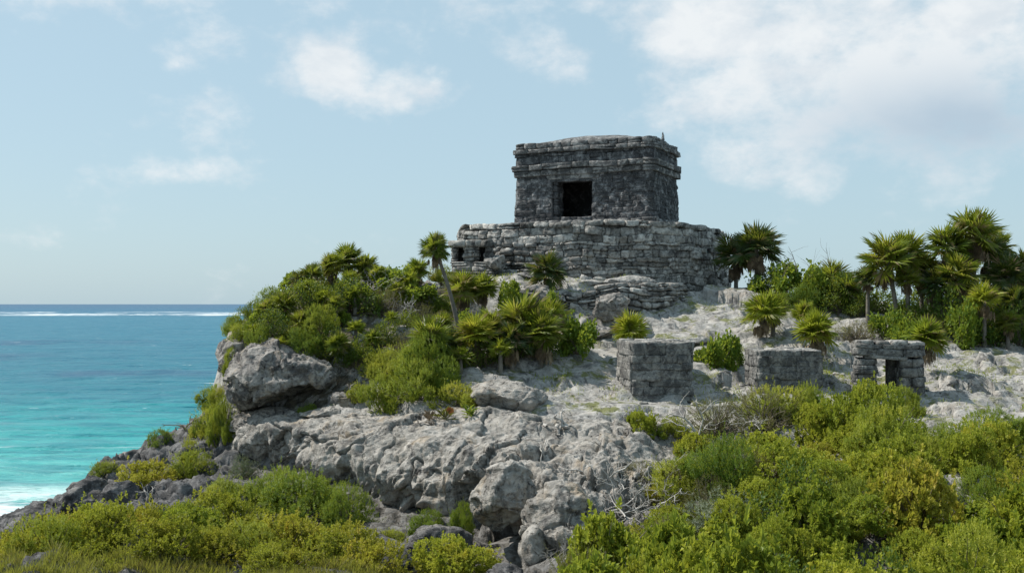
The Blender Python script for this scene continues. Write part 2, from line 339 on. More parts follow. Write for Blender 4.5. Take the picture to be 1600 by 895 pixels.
def pdist(q, poly):
    """signed distance to polygon, positive inside"""
    q = np.asarray(q, float); d = np.full(len(q), 1e9); inside = np.zeros(len(q), bool); n = len(poly)
    for i in range(n):
        a = poly[i]; b = poly[(i+1) % n]; ab = b-a; t = np.clip(((q-a)@ab)/(ab@ab), 0, 1)
        d = np.minimum(d, np.linalg.norm(q-a-t[:, None]*ab, axis=1))
        c = ((a[1] > q[:, 1]) != (b[1] > q[:, 1])); x = a[0]+(q[:, 1]-a[1])*(ab[0])/(ab[1] if abs(ab[1]) > 1e-9 else 1e-9)
        inside ^= c & (q[:, 0] < x)
    return np.where(inside, d, -d)
PLATEAU = np.array([P(352,27.4),P(372,26.8),P(410,26.3),P(470,25.4),P(540,25.2),P(620,24.8),P(670,24.0),P(740,23.1),P(820,22.9),P(900,22.7),P(980,22.5),P(1060,22.2),P(1200,22.2),P(1500,22.2),P(2000,22),[30,21],[42,20],[42,44],[20,44.5],[8,48],[-2,48],[-7.5,44],[-8.6,38],[-8.4,32],P(340,29)])
LAND = np.array([P(-300,22.5),P(-60,23.8),P(0,24.9),P(60,25.5),P(100,26.2),P(200,27.6),P(260,28.6),P(320,30.2),[-9.6,33],[-9.9,38],[-9.3,46],[-3,51.5],[10,52],[22,48],[60,46],[60,-60],[-17,-60],[-16,5],[-15,15]])
def base_height(q):
    d = pdist(q, PLATEAU); k = sstep(-.45, .25, d)
    zl = fL(q); zu = fU(q)
    z = zl*(1-k)+np.maximum(zu, zl)*k
    e = pdist(q, LAND)+.5*perlin(np.c_[q*.7, np.zeros(len(q))])
    return np.where(e > 0, z, np.maximum(-3, z+e*2.4))
def rocky(q, z):
    """relief of the limestone: plates, cracks and lumps"""
    p = np.c_[q, z]; pa_ = p@np.array([[.95,.3,0],[-.3,.95,0],[0,0,1.]])
    r = .18*fbm(p*.5, 4)+.05*fbm(pa_*np.array([.9,2.2,1.5]), 4)
    wp = .35*np.c_[fbm(p*1.3, 3), fbm(p*1.3+30, 3), 0*q[:, 0]]
    H, e = plates(pa_*np.array([.42,.95,.9])+wp, .22, .16); r += H-.09*np.exp(-(e/.035)**2)
    m2 = sstep(-.15, .2, fbm(p*.5+70, 2)); H, e = plates(pa_*np.array([1.1,2.5,1.8])+wp*1.6+9, .07, .06); r += m2*(H-.06*np.exp(-(e/.05)**2))
    H, e = plates(pa_*np.array([2.8,5.5,3.])+wp*2.5+19, .030, .02); r += sstep(0, .35, fbm(p*.8+90, 2))*H
    sh = (1-sstep(-7, -5, q[:, 0]))*(1-sstep(6.2, 7.2, z)); r += sh*(.22*ridged(p*1.1, 4)+.10*ridged(p*3, 3)-.1)
    h = z+r; st = .20; fr = h/st+.6*fbm(pa_*np.array([.4,.8,1]), 2); f = fr-np.floor(fr); h2 = h+(sstep(.2, .8, f)-f)*st
    m = sstep(0, .35, fbm(p*.4+40, 3))
    return h*(1-m)+h2*m + .008*fbm(p*6, 3)
def axis(bps):
    out = []
    for (a, b, s) in bps: out.append(np.arange(a, b-1e-6, s))
    return np.concatenate(out+[[bps[-1][1]]])
XS = axis([(-60,-16,1.2),(-16,-11,.12),(-11,14.5,.062),(14.5,22,.16),(22,60,1.2)])
YS = axis([(-60,6,1.5),(6,17,.12),(17,35,.062),(35,40,.14),(40,60,.5)])
gx, gy = np.meshgrid(XS, YS); Q = np.c_[gx.ravel(), gy.ravel()]
Z = base_height(Q); near = (Q[:, 1] > 5) & (Q[:, 0] > -17) & (Q[:, 0] < 24)
Z[near] = rocky(Q[near], Z[near])
ZG = Z.reshape(gx.shape)
def hz(x, y):
    x = np.atleast_1d(np.asarray(x, float)); y = np.atleast_1d(np.asarray(y, float))
    i = np.clip(np.searchsorted(XS, x)-1, 0, len(XS)-2); j = np.clip(np.searchsorted(YS, y)-1, 0, len(YS)-2)
    fx = (x-XS[i])/(XS[i+1]-XS[i]); fy = (y-YS[j])/(YS[j+1]-YS[j])
    return (ZG[j,i]*(1-fx)+ZG[j,i+1]*fx)*(1-fy)+(ZG[j+1,i]*(1-fx)+ZG[j+1,i+1]*fx)*fy
def hit(px, py, y0=9., y1=48.):
    """ground point seen at that place of the photograph (nearest past y0)"""
    Y = np.arange(y0, y1, .05); x = (px-800)/F*Y; zr = EYE-(py-HOR)/F*Y; g = hz(x, Y)
    k = np.argmax(g >= zr)
    if g[k] < zr[k]: k = np.argmin(np.abs(g-zr))
    return np.array([x[k], Y[k], g[k]])
def onground(px, Y, sink=0.):
    x = (px-800)/F*Y; return np.array([x, Y, hz(x, Y)[0]-sink])
mb = MB(); V = np.c_[Q, Z]
dxy = .05*np.c_[perlin(V*3+5), perlin(V*3+55)]*near[:, None]; V[:, :2] += dxy
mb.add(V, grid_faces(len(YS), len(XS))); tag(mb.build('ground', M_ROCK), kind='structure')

# the cliff face: stations along its foot line, each a profile from the shoulder down and back under the overhang
stations = [
 (352, [(560,29.0),(600,28.2),(625,27.6),(645,27.2),(670,27.0),(700,27.1),(730,27.4),(760,27.9)]),
 (385, [(612,28.5),(635,27.4),(648,26.4),(662,25.9),(685,25.8),(705,26.1),(722,26.7),(740,27.3)]),
 (430, [(615,28.0),(634,27.0),(650,25.9),(665,25.3),(690,25.5),(710,26.3),(725,26.9),(745,27.3)]),
 (475, [(632,27.0),(648,25.9),(662,25.1),(680,24.6),(705,24.6),(728,25.0),(745,25.5),(765,26.0)]),
 (520, [(636,26.2),(653,25.1),(668,24.4),(690,23.9),(720,23.7),(745,24.0),(765,24.6),(790,25.3)]),
 (570, [(640,25.4),(657,24.5),(672,23.8),(695,23.3),(730,23.1),(755,23.6),(780,25.0),(815,26.0)]),
 (620, [(636,25.0),(654,24.0),(670,23.3),(695,22.8),(735,22.4),(765,22.6),(792,24.2),(830,25.0)]),
 (670, [(632,24.9),(652,23.8),(668,23.1),(692,22.5),(735,22.1),(775,21.9),(805,22.1),(840,23.2)]),
 (715, [(632,24.7),(650,23.7),(666,22.9),(690,22.3),(730,21.9),(765,21.8),(800,22.0),(845,23.0)]),
 (760, [(630,24.6),(648,23.6),(664,22.8),(688,22.2),(725,21.5),(760,21.2),(800,21.3),(850,22.5)]),
 (820, [(628,24.5),(646,23.5),(662,22.7),(688,22.0),(722,21.2),(758,20.6),(805,20.3),(860,21.5)]),
 (880, [(632,24.3),(650,23.3),(670,22.5),(694,21.7),(728,20.9),(765,20.2),(805,19.8),(865,21.0)]),
 (940, [(640,24.0),(660,23.0),(680,22.2),(704,21.4),(738,20.7),(772,20.1),(812,19.8),(870,20.8)]),
 (1010,[(655,23.6),(675,22.7),(700,21.8),(725,21.2),(752,20.7),(782,20.2),(825,20.0),(875,20.8)]),
 (1070,[(690,22.9),(705,22.1),(725,21.5),(745,21.0),(768,20.7),(795,20.4),(840,20.6),(880,21.2)])]
sp = np.array([s[0] for s in stations], float); prof = np.array([[PT(s[0], a, b) for a, b in s[1]] for s in stations])
def cspl(t, T, Pn):
    """Catmull-Rom through Pn at parameters T"""
    i = np.clip(np.searchsorted(T, t, side='right')-1, 0, len(T)-2); u = ((t-T[i])/(T[i+1]-T[i]))
    def g(k): return Pn[np.clip(k, 0, len(T)-1)]
    p0, p1, p2, p3 = g(i-1), g(i), g(i+1), g(i+2); u = u.reshape((-1,)+(1,)*(Pn.ndim-1))
    return .5*((2*p1)+(-p0+p2)*u+(2*p0-5*p1+4*p2-p3)*u**2+(-p0+3*p1-3*p2+p3)*u**3)
cols = cspl(np.linspace(sp[0], sp[-1], 430), sp, prof)             # (430, 8, 3)
rows = cspl(np.linspace(0, 7, 200), np.arange(8.), cols.transpose(1, 0, 2))   # (200, 430, 3)
CV = rows.reshape(-1, 3); CF = grid_faces(200, 430); CF = CF[:, ::-1]
n = vnormals(CV, CF)
vv = np.repeat(np.linspace(0, 1, 200), 430); uu = np.tile(np.linspace(0, 1, 430), 200)
face = sstep(.33, .6, vv)
disp = .20*fbm(CV*.8+3, 4)+.05*ridged(CV*np.array([1.5,1.5,.9]), 4)*face
wp = .45*np.c_[fbm(CV*.9, 3), fbm(CV*.9+30, 3), fbm(CV*.9+60, 3)]
H, e = plates(CV*np.array([.42,.42,.7])+wp, .34, .22); disp += (.45+.55*face)*H-(.05+.14*face)*np.exp(-(e/.03)**2)
H, e = plates(CV*np.array([1.5,1.5,1.7])+wp*1.6+7, .09, .07); disp += (.25+.75*face)*(H-.04*np.exp(-(e/.04)**2))
H, e = plates(CV*np.array([3.8,3.8,4.6])+wp*2.5+7, .06, .05); disp += (.3+.7*face)*sstep(-.2, .2, fbm(CV*.9+50, 2))*H*.8
gro = perlin(CV*np.array([2.4,2.4,.55])+.5*fbm(CV*1.3, 2)[:, None]); disp -= face*.26*np.clip(gro-.05, 0, 1)
w1, w2 = worley(CV*np.array([2.6,2.6,2.0])+.6*fbm(CV*1.5, 3)[:, None]); pm = sstep(-.1, .25, fbm(CV*.9+50, 2)); disp -= face*pm*.10*np.clip(.42-w1, 0, 1)/.42
disp += .03*fbm(CV*4, 3)+.010*fbm(CV*14, 2)
# drip fringes of the overhang
drip = sstep(.5, .68, vv)*(1-sstep(.85, 1, vv)); disp += drip*.11*ridged(CV*np.array([2.2,2.2,.5]), 3)
fade = sstep(0, .1, vv)*sstep(0, .03, uu)*sstep(0, .03, 1-uu)
CV = CV+n*(disp*fade)[:, None]; CV[:, 2] -= .16*(1-sstep(0, .10, vv))+.25*(1-sstep(0, .03, 1-uu))
mb = MB(); mb.add(CV, CF); tag(mb.build('cliff', M_CLIFF), kind='structure')

# ------------------------------------------------------------------ sea
def sea():
    ys = np.concatenate([np.linspace(-60, 30, 10), 30*np.exp(np.linspace(0, math.log(60000/30), 900)[1:])])
    th = np.linspace(-1.25, 1.25, 420)                       # fan of columns
    th = np.sinh(th*2.2)/np.sinh(1.25*2.2)*2.5
    yy = np.repeat(ys, len(th)); xx = np.tile(th, len(ys))*np.maximum(np.abs(yy), 60)-0
    near_ = (yy < 30); xx = np.where(near_, np.tile(th, len(ys))*60, xx)
    p = np.c_[xx, yy, 0*xx]
    amp = np.clip(yy/60, .6, 1)*np.exp(-yy/2500)
    z = amp*(.30*fbm(p*np.array([.04,.15,0])+3, 3)+.13*fbm(p*np.array([.18,.5,0])+8, 3))
    mb = MB(); p[:, 2] = z; mb.add(p, grid_faces(len(ys), len(th)))
    m, nt, N, L = newmat('sea_water'); geo = N.new('ShaderNodeNewGeometry'); pos = geo.outputs['Position']
    sep = N.new('ShaderNodeSeparateXYZ'); L.new(pos, sep.inputs[0])
    def mth(op, a, b=None):
        n_ = N.new('ShaderNodeMath'); n_.operation = op
        for i, v in enumerate((a, b)):
            if v is None: continue
            if isinstance(v, (int, float)): n_.inputs[i].default_value = v
            else: L.new(v, n_.inputs[i])
        return n_.outputs[0]
    # distance offshore, broken up by drifting bands: 1000/Y is linear in depth of view and keeps far bands thin
    inv = mth('DIVIDE', 100., mth('MAXIMUM', sep.outputs[1], 20.))
    wob = nz(N, L, pos, (.012,.05,1), 4, .6, .5)
    xl = mth('MULTIPLY', sep.outputs[0], .0022)
    d = mth('ADD', mth('ADD', inv, mth('MULTIPLY', mth('SUBTRACT', wob, .5), mth('MULTIPLY', inv, .42))), mth('MULTIPLY', xl, 0.))
    cr = N.new('ShaderNodeValToRGB'); L.new(mth('DIVIDE', d, 2.2), cr.inputs[0]); e = cr.color_ramp.elements
    stops = [(0.0,(.022,.075,.16)),(.03,(.015,.110,.20)),(.06,(.014,.143,.215)),(.22,(.011,.14,.20)),(.37,(.010,.16,.21)),(.42,(.012,.22,.25)),(.55,(.020,.28,.29)),(.66,(.06,.36,.35)),(.80,(.15,.44,.42)),(.95,(.34,.56,.53))]
    e[0].position = stops[0][0]; e[0].color = (*stops[0][1], 1); e[1].position = stops[-1][0]; e[1].color = (*stops[-1][1], 1)
    for s, c_ in stops[1:-1]: x = e.new(s); x.color = (*c_, 1)
    c = cr.outputs[0]
    # dark reef and weed patches under the surface
    def band(y0, y1, x0, x1, soft=.25):
        w = (y1-y0)
        a = mth('MULTIPLY', ramp(N, L, sep.outputs[1], y0-w*.5, y0+w*.3), ramp(N, L, sep.outputs[1], y1-w*.3, y1+w*.5, 1, 0))
        wx = (x1-x0)*soft
        return mth('MULTIPLY', a, mth('MULTIPLY', ramp(N, L, sep.outputs[0], x0-wx, x0+wx), ramp(N, L, sep.outputs[0], x1-wx, x1+wx, 1, 0)))
    reefn = ramp(N, L, nz(N, L, pos, (.05,.03,1), 5, .65), .36, .56)
    for b_ in ((270,300,-150,-98),(153,164,-68,-42),(170,215,-110,-90)):
        c = mixc(N, L, mth('MULTIPLY', mth('MULTIPLY', band(*b_), reefn), .7), c, (.022,.07,.145))
    # surf on the reef, whitecaps, and wash by the shore rocks
    foam = mth('MULTIPLY', mth('MULTIPLY', ramp(N, L, sep.outputs[1], 930, 980), ramp(N, L, sep.outputs[1], 1060, 1200, 1, 0)), ramp(N, L, nz(N, L, pos, (.020,.006,1), 6, .75, .6), .46, .53))
    foam2 = mth('MULTIPLY', mth('MULTIPLY', ramp(N, L, sep.outputs[1], 1150, 1250), ramp(N, L, sep.outputs[1], 1350, 1500, 1, 0)), ramp(N, L, nz(N, L, pos, (.014,.006,1), 6, .75, .6, off=40), .50, .57))
    caps = mth('MULTIPLY', ramp(N, L, nz(N, L, pos, (.14,.4,1), 5, .75, .5, off=7), .66, .70), ramp(N, L, sep.outputs[1], 60, 90, 0, .9))
    wash = mth('MULTIPLY', ramp(N, L, nz(N, L, pos, (.25,.8,1), 6, .7, .8, off=5), .38, .52), mth('MULTIPLY', ramp(N, L, sep.outputs[1], 64, 52, 0, 1), 1.))
    streak = mth('MULTIPLY', ramp(N, L, nz(N, L, pos, (.10,.55,1), 5, .7, .6, off=15), .58, .68, 0, .32), ramp(N, L, sep.outputs[1], 110, 70))
    fm = mth('MINIMUM', mth('ADD', mth('ADD', mth('ADD', mth('ADD', foam, foam2), caps), wash), streak), 1.)
    c = mixc(N, L, fm, c, (.80,.84,.84))
    shadev = nz(N, L, pos, (.12,.5,1), 5, .7, .3, off=2); c = mixc(N, L, ramp(N, L, shadev, .42, .60, 0, .42), c, (.008,.085,.16))
    p_ = N.new('ShaderNodeBsdfPrincipled'); L.new(c, p_.inputs['Base Color']); p_.inputs['Roughness'].default_value = .32; p_.inputs['IOR'].default_value = 1.33
    p_.inputs['Specular IOR Level'].default_value = .20
    b = bump(N, L, nz(N, L, pos, (.35,1.1,1), 6, .62, .3), .9, .5)
    b = bump(N, L, nz(N, L, pos, (.04,.12,1), 5, .6, .3, off=3), .8, 3., b); L.new(b, p_.inputs['Normal'])
    o = N.new('ShaderNodeOutputMaterial'); L.new(p_.outputs[0], o.inputs[0])
    tag(mb.build('sea', m), kind='structure')
sea()

# ------------------------------------------------------------------ masonry
def cube_tmpl(n):
    v = {}; f = []
    def vid(p):
        k = tuple(int(round(c*100000)) for c in p)
        if k not in v: v[k] = len(v)
        return v[k]
    g = np.linspace(-1, 1, n+1)
    for ax in range(3):
        for sgn in (-1, 1):
            for i in range(n):
                for j in range(n):
                    qd = []
                    for (a, b) in ((0,0),(1,0),(1,1),(0,1)):
                        p = [0,0,0]; p[ax] = sgn; p[(ax+1) % 3] = g[i+a]; p[(ax+2) % 3] = g[j+b]; qd.append(vid(p))
                    f.append(qd if sgn > 0 else qd[::-1])
    vv_ = np.array([[c/100000 for c in k] for k in v]); return vv_, np.array(f)
CT, CTF = cube_tmpl(4); CT = np.sign(CT)*np.abs(CT)**.82
def rounded(r):
    s = CT/np.linalg.norm(CT, axis=1, keepdims=True)*1.22
    return CT*(1-r)+s*r
class Path:
    def __init__(s, pts, closed=True, rad=.08, step=.04):
        pts = [np.array(p, float) for p in pts]; out = []
        n = len(pts)
        for i in range(n):
            if not closed and i in (0, n-1): out.append(pts[i]); continue
            a, b, c = pts[i-1], pts[i], pts[(i+1) % n]
            da = (a-b)/np.linalg.norm(a-b); dc = (c-b)/np.linalg.norm(c-b); r = min(rad, .45*np.linalg.norm(a-b), .45*np.linalg.norm(c-b))
            for t in np.linspace(0, 1, 7): out.append((1-t)**2*(b+da*r)+2*t*(1-t)*b+t*t*(b+dc*r))
        if closed: out.append(out[0])
        q = np.array(out); L_ = np.concatenate([[0], np.cumsum(np.linalg.norm(np.diff(q, axis=0), axis=1))])
        s.L = L_[-1]; s.closed = closed; ss = np.arange(0, s.L+step, step); s.s = ss
        s.x = np.interp(ss, L_, q[:, 0]); s.y = np.interp(ss, L_, q[:, 1])
        tx = np.gradient(s.x); ty = np.gradient(s.y)
        if closed: tx[0] = tx[-1] = s.x[1]-s.x[-3]; ty[0] = ty[-1] = s.y[1]-s.y[-3]
        l = np.hypot(tx, ty)+1e-9; s.nx = ty/l; s.ny = -tx/l      # outward when the path runs counter-clockwise
    def at(s, u, d):
        if s.closed: u = np.mod(u, s.L)
        return np.interp(u, s.s, s.x)+np.interp(u, s.s, s.nx)*d, np.interp(u, s.s, s.y)+np.interp(u, s.s, s.ny)*d
def masonry(mb, path, z0, z1, hmin=.12, hmax=.22, lmin=.18, lmax=.5, depth=.22, gap=.008, seed=0, holes=(), batter=0., rough=.02, prot=.03, rnd=.28, wav=.02, srange=None, top=None, off=0.):
    g = np.random.default_rng(seed); t = z0; s0, s1 = srange or (0, path.L)
    while t < z1-.04:
        h = min(g.uniform(hmin, hmax), z1-t)
        if z1-t-h < hmin*.5: h = z1-t
        segs = [(s0, s1)]
        for (a, b, c, d_) in holes:
            if t+h*.5 > c and t+h*.5 < d_:
                ns = []
                for (p, q) in segs:
                    if b <= p or a >= q: ns.append((p, q)); continue
                    if a > p: ns.append((p, a))
                    if b < q: ns.append((b, q))
                segs = ns
        for (p, q) in segs:
            u = p
            while u < q-.02:
                l = g.uniform(lmin, lmax)*(.6+.8*g.random()**2+.2)
                l = min(l, q-u)
                if q-u-l < lmin*.5: l = q-u
                cu = u+l/2
                if top is None or t+h*.4 < top(cu):
                    split = h > hmax*.72 and g.random() < .22
                    for (tt, hh) in (((t, h*.5), (t+h*.5, h*.5)) if split else ((t, h),)):
                        tv = rounded(g.uniform(rnd*.6, rnd*1.3)); dd = g.normal(0, prot)
                        loc = tv*np.array([l/2-gap, hh/2-gap*.8, depth/2])
                        a_ = g.normal(0, .025); loc[:, 0], loc[:, 1] = loc[:, 0]*cos(a_)-loc[:, 1]*sin(a_), loc[:, 0]*sin(a_)+loc[:, 1]*cos(a_)
                        loc[:, 2] += loc[:, 0]*g.normal(0, .05)+loc[:, 1]*g.normal(0, .08)
                        S = cu+loc[:, 0]; T = tt+hh/2+loc[:, 1]; D = off+dd+loc[:, 2]-depth*.35+batter*(z1-T)
                        x, y = path.at(S, D); T = T+wav*perlin(np.c_[x*.8, y*.8, T*.4+seed])*2
                        v = np.c_[x, y, T]
                        v += rough*np.c_[fbm(v*5+seed, 2), fbm(v*5+70+seed, 2), .6*fbm(v*5+140+seed, 2)]+rough*.55*np.c_[perlin(v*15), perlin(v*15+9), perlin(v*15+30)]
                        mb.add(v, CTF)
                u += l
        t += h
def prism(mb, pts, z0, z1, inset=0.):
    """solid block on a plan polygon"""
    pts = np.array(pts, float)
    if inset:
        c = pts.mean(0); pts = c+(pts-c)*(1-inset/np.linalg.norm(pts-c, axis=1, keepdims=True))
    n = len(pts); v = np.r_[np.c_[pts, np.full(n, z0)], np.c_[pts, np.full(n, z1)]]
    f = [[i, (i+1) % n, n+(i+1) % n, n+i] for i in range(n)]; mb.add(v, f)
    mb.add(v[n:], [list(range(n))]); mb.add(v[:n], [list(range(n))[::-1]])
class Frame:
    def __init__(s, o, u, v): s.o = np.array(o, float); s.u = np.array(u, float)/np.linalg.norm(u); s.v = np.array(v, float)/np.linalg.norm(v)
    def p(s, a, b): return s.o+s.u*a+s.v*b
    def rect(s, a0, a1, b0, b1): return [s.p(a0, b0), s.p(a1, b0), s.p(a1, b1), s.p(a0, b1)]
    def box(s, mb, a0, a1, b0, b1, z0, z1): prism(mb, s.rect(a0, a1, b0, b1), z0, z1)

# ---- temple
C0 = P(1018, 35.0); LF = P(806, 37.0)
uu_ = (C0-LF); TW = np.linalg.norm(uu_); uu_ /= TW; vv2 = np.array([-uu_[1], uu_[0]]); TD = 2.9
fr = Frame(LF, uu_, vv2)                    # u: along the front to the right, v: depth
zt = lambda py, Y=35.: EYE-(py-HOR)/F*Y
ZB = zt(347, 34.6); Z_WB = zt(341); Z_WT = zt(264); Z_TOP = zt(211)
temple = empty('stone_temple', (*fr.p(TW/2, TD/2), ZB), 'small dark flat roofed stone temple with a black doorway, on the round platform', 'temple')
def parented(o, t):
    o.parent = t; o.matrix_parent_inverse = t.matrix_world.inverted(); return o
def tbuild(mb, name, mat, t, label=None):
    bpy.context.view_layer.update(); o = mb.build(name, mat); parented(o, t)
    if label: o['label'] = label
    return o
DU0, DU1 = (879-806)/212*TW*.985-.13, (927-806)/212*TW*.99+.20; DZ1 = zt(278, 35.9); DZ0 = zt(336, 35.9)
wt = .55
mb = MB()
for (a0, a1, b0, b1, z0, z1) in ((.07,DU0-.05,.07,wt,ZB,Z_WT),(DU1+.05,TW-.07,.07,wt,ZB,Z_WT),(DU0-.06,DU1+.06,.075,wt-.003,DZ1+.03,Z_WT-.002),(.075,wt-.002,wt,TD-wt,ZB,Z_WT-.003),(TW-wt+.002,TW-.075,wt,TD-wt,ZB,Z_WT-.003),(.072,TW-.072,TD-wt,TD-.07,ZB,Z_WT-.004)):
    fr.box(mb, a0, a1, b0, b1, z0-.1, z1)
fr.box(mb, wt-.1, TW-wt+.1, wt-.1, TD-wt+.1, ZB-.1, DZ0)
pt = Path([fr.p(0,0), fr.p(TW,0), fr.p(TW,TD), fr.p(0,TD)], True, .14)
# the path starts just past the first rounded corner, at u = .14
u_of = lambda a: a-.14+.14*.0+.02+.12*0
h0, h1 = DU0-.14+.10, DU1-.14+.10
masonry(mb, pt, Z_WB, Z_WT, .08, .18, .14, .5, .16, -.003, 1, holes=[(h0, h1, DZ0-.02, DZ1-.02)], batter=.045, rough=.026, prot=.006, rnd=.07)
# jamb stones inside the doorway
for a, sgn in ((DU0, 1), (DU1, -1)):
    q = [fr.p(a, .0), fr.p(a, wt+.05)] if sgn < 0 else [fr.p(a, wt+.05), fr.p(a, .0)]
    masonry(mb, Path(q[::-1], False), Z_WB, DZ1, .14, .24, .3, .6, .16, .004, 5+sgn, rough=.02, prot=.006, rnd=.15)
tbuild(mb, 'wall', M_TEMPLE, temple)
mb = MB(); masonry(mb, Path([fr.p(DU0-.35, .0), fr.p(DU1+.12, .0)], False), DZ1-.02, DZ1+.17, .18, .2, 1.9, 2.2, .34, .004, 9, rough=.03, prot=.0, rnd=.12); tbuild(mb, 'lintel', M_TRIM, temple)
def ring(name, z0, z1, off, mat, seed, **k):
    mb = MB(); masonry(mb, pt, z0, z1, off=off, seed=seed, **k)
    prism(mb, fr.rect(-off+.06+.1, TW+off-.06-.1, -off+.16, TD+off-.16), z0-.01, z1-.02)
    return tbuild(mb, name, mat, temple)
zz = [zt(y) for y in (266, 257, 248, 229, 222, 211)]
kw = dict(lmin=.3, lmax=.8, depth=.40, rough=.02, prot=.010, rnd=.10, gap=.002, wav=.02)
ring('lower_moulding', zz[0], zz[1], .07, M_TRIM, 11, hmin=.15, hmax=.2, **kw)
ring('middle_moulding', zz[1]+.01, zz[2]+.01, .14, M_TRIM, 12, hmin=.15, hmax=.2, **kw)
ring('frieze', zz[2], zz[3], -.02, M_TEMPLE, 13, hmin=.16, hmax=.3, **{**kw, 'prot': .02})
ring('upper_moulding', zz[3], zz[4], .09, M_TRIM, 14, hmin=.09, hmax=.14, **kw)
ring('parapet', zz[4], zz[5]-.02, .0, M_TRIM, 15, hmin=.17, hmax=.23, **{**kw, 'lmax': .5, 'prot': .02, 'rnd': .35})
# sagging rubble roof
mb = MB(); n_ = 60; a = np.linspace(0, 1, n_); A2, B2 = np.meshgrid(a, a)
w = (np.clip(1-(2*A2-1)**2, 0, 1)**.7)*(np.clip(1-(2*B2-1)**2, 0, 1)**.5)
xy = np.array([fr.p(.02+(TW-.04)*x, .05+(TD-.1)*y) for x, y in zip(A2.ravel(), B2.ravel())])
rz_ = zz[5]-.14+.42*w.ravel()+.03*fbm(np.c_[xy*2.2, 0*xy[:, 0]], 4)
mb.add(np.c_[xy, rz_], grid_faces(n_, n_)); tbuild(mb, 'roof', M_TRIM, temple)
mb = MB(); masonry(mb, Path([fr.p(-.16,-.14), fr.p(TW+.16,-.14), fr.p(TW+.16,TD+.14), fr.p(-.16,TD+.14)], True, .12), ZB-.03, Z_WB+.03, .13, .17, .22, .6, .36, .008, 21, rough=.03, prot=.03, rnd=.35)
fr.box(mb, -.08, TW+.08, -.06, TD+.06, ZB-.1, Z_WB-.02); tbuild(mb, 'plinth', M_TRIM, temple)

# ---- generic loose rock
def ico(sub):
    import bmesh
    bm = bmesh.new(); bmesh.ops.create_icosphere(bm, subdivisions=sub, radius=1.)
    v = np.array([x.co[:] for x in bm.verts]); f = np.array([[x.index for x in q.verts] for q in bm.faces]); bm.free(); return v, f
ICO5 = ico(6); ICO3 = ico(4)
def rock(name, loc, size, seed, mat, label=None, cat='boulder', group=None, rz=0., ang=.5, detail=1., parent=None, shape=None, hi=True, tilt=0.):
    v, f = (ICO5 if hi else ICO3); v = v.copy(); g = np.random.default_rng(seed)
    # cut by random planes into a blocky lump
    for k in range(11):
        nrm = g.normal(size=3); nrm /= np.linalg.norm(nrm); dd = g.uniform(.62, .95)
        t = v@nrm-dd; v = v-np.where(t > 0, t*min(ang*1.9, .97), 0)[:, None]*nrm
    if shape: v = shape(v)
    v = v*np.array(size); o_ = seed*3.7
    n_ = vnormals(v, f); s = min(size)
    d = s*(.13*fbm(v/s*.7+o_, 3)+.03*ridged(v/s*1.3+o_, 3)-.02)
    wp = .4*fbm(v*1.2+o_, 3)[:, None]
    H, e = plates(v*np.array([1.1,1.1,1.6])+wp+o_, .20, .16); d += min(1, s)*detail*(H-.05*np.exp(-(e/.04)**2))
    H, e = plates(v*np.array([3.2,3.2,4.2])+wp*2+o_, .06, .06); d += min(1, s*1.3)*detail*H
    a1, a2 = worley(v*6+.4*fbm(v*3+o_, 2)[:, None]+o_); d -= detail*.022*np.clip(.5-a1, 0, 1)/.5*sstep(0, .3, fbm(v*1.1+o_, 2))
    d += detail*.014*fbm(v*6+o_, 3)
    v = v+n_*d[:, None]
    c, s_ = cos(tilt), sin(tilt); v = np.c_[v[:, 0]*c+v[:, 2]*s_, v[:, 1], -v[:, 0]*s_+v[:, 2]*c]
    c, s_ = cos(rz), sin(rz); v = np.c_[v[:, 0]*c-v[:, 1]*s_, v[:, 0]*s_+v[:, 1]*c, v[:, 2]]
    mb = MB(); mb.add(v, f)
    o = mb.build(name, mat, parent); o.location = loc
    if label: tag(o, label, cat, group)
    return o

# roof stone
q = fr.p(TW*1.0, TD*.42)
rock('roof_stone', (q[0], q[1], zz[5]+.07), (.085,.06,.20), 5, M_TRIM, shape=lambda v: np.c_[v[:, 0]*(1-.42*(v[:, 2]+1)*.95), v[:, 1]*(1-.42*(v[:, 2]+1)*.95), v[:, 2]], label= 'small pointed dark stone standing upright on the right edge of the temple roof', cat='stone', hi=False)

# ---- round platform
cx, cy = 2.93, 38.9; ra, rb = 4.25, 5.0; th = np.linspace(0, 2*pi, 73)[:-1]; rot = R(-24)
ex = np.sign(np.cos(th))*np.abs(np.cos(th))**.72*ra; ey = np.sign(np.sin(th))*np.abs(np.sin(th))**.72*rb
PLAT = np.c_[cx+ex*cos(rot)-ey*sin(rot), cy+ex*sin(rot)+ey*cos(rot)]
print('platform px range', min(800+F*PLAT[:,0]/PLAT[:,1]), max(800+F*PLAT[:,0]/PLAT[:,1]), 'minY', PLAT[:,1].min())
platform = empty('stone_platform', (cx, cy, 10.3), 'broad round cornered platform of rough stone blocks under the dark temple', 'platform')
pp = Path(PLAT, True, .2)
ZP = zt(346, 34.0)
mb = MB(); masonry(mb, pp, 9.7, ZP-.17, .07, .27, .10, .60, .30, .004, 31, batter=.09, rough=.05, prot=.04, rnd=.16, wav=.05)
prism(mb, PLAT[::1], 9.4, ZP-.06, .16); tbuild(mb, 'retaining_wall', M_PLAT, platform)
mb = MB(); masonry(mb, pp, ZP-.17, ZP+.02, .16, .21, .35, .8, .42, .012, 32, rough=.035, prot=.03, rnd=.3, wav=.05); tbuild(mb, 'coping', M_PLAT, platform)
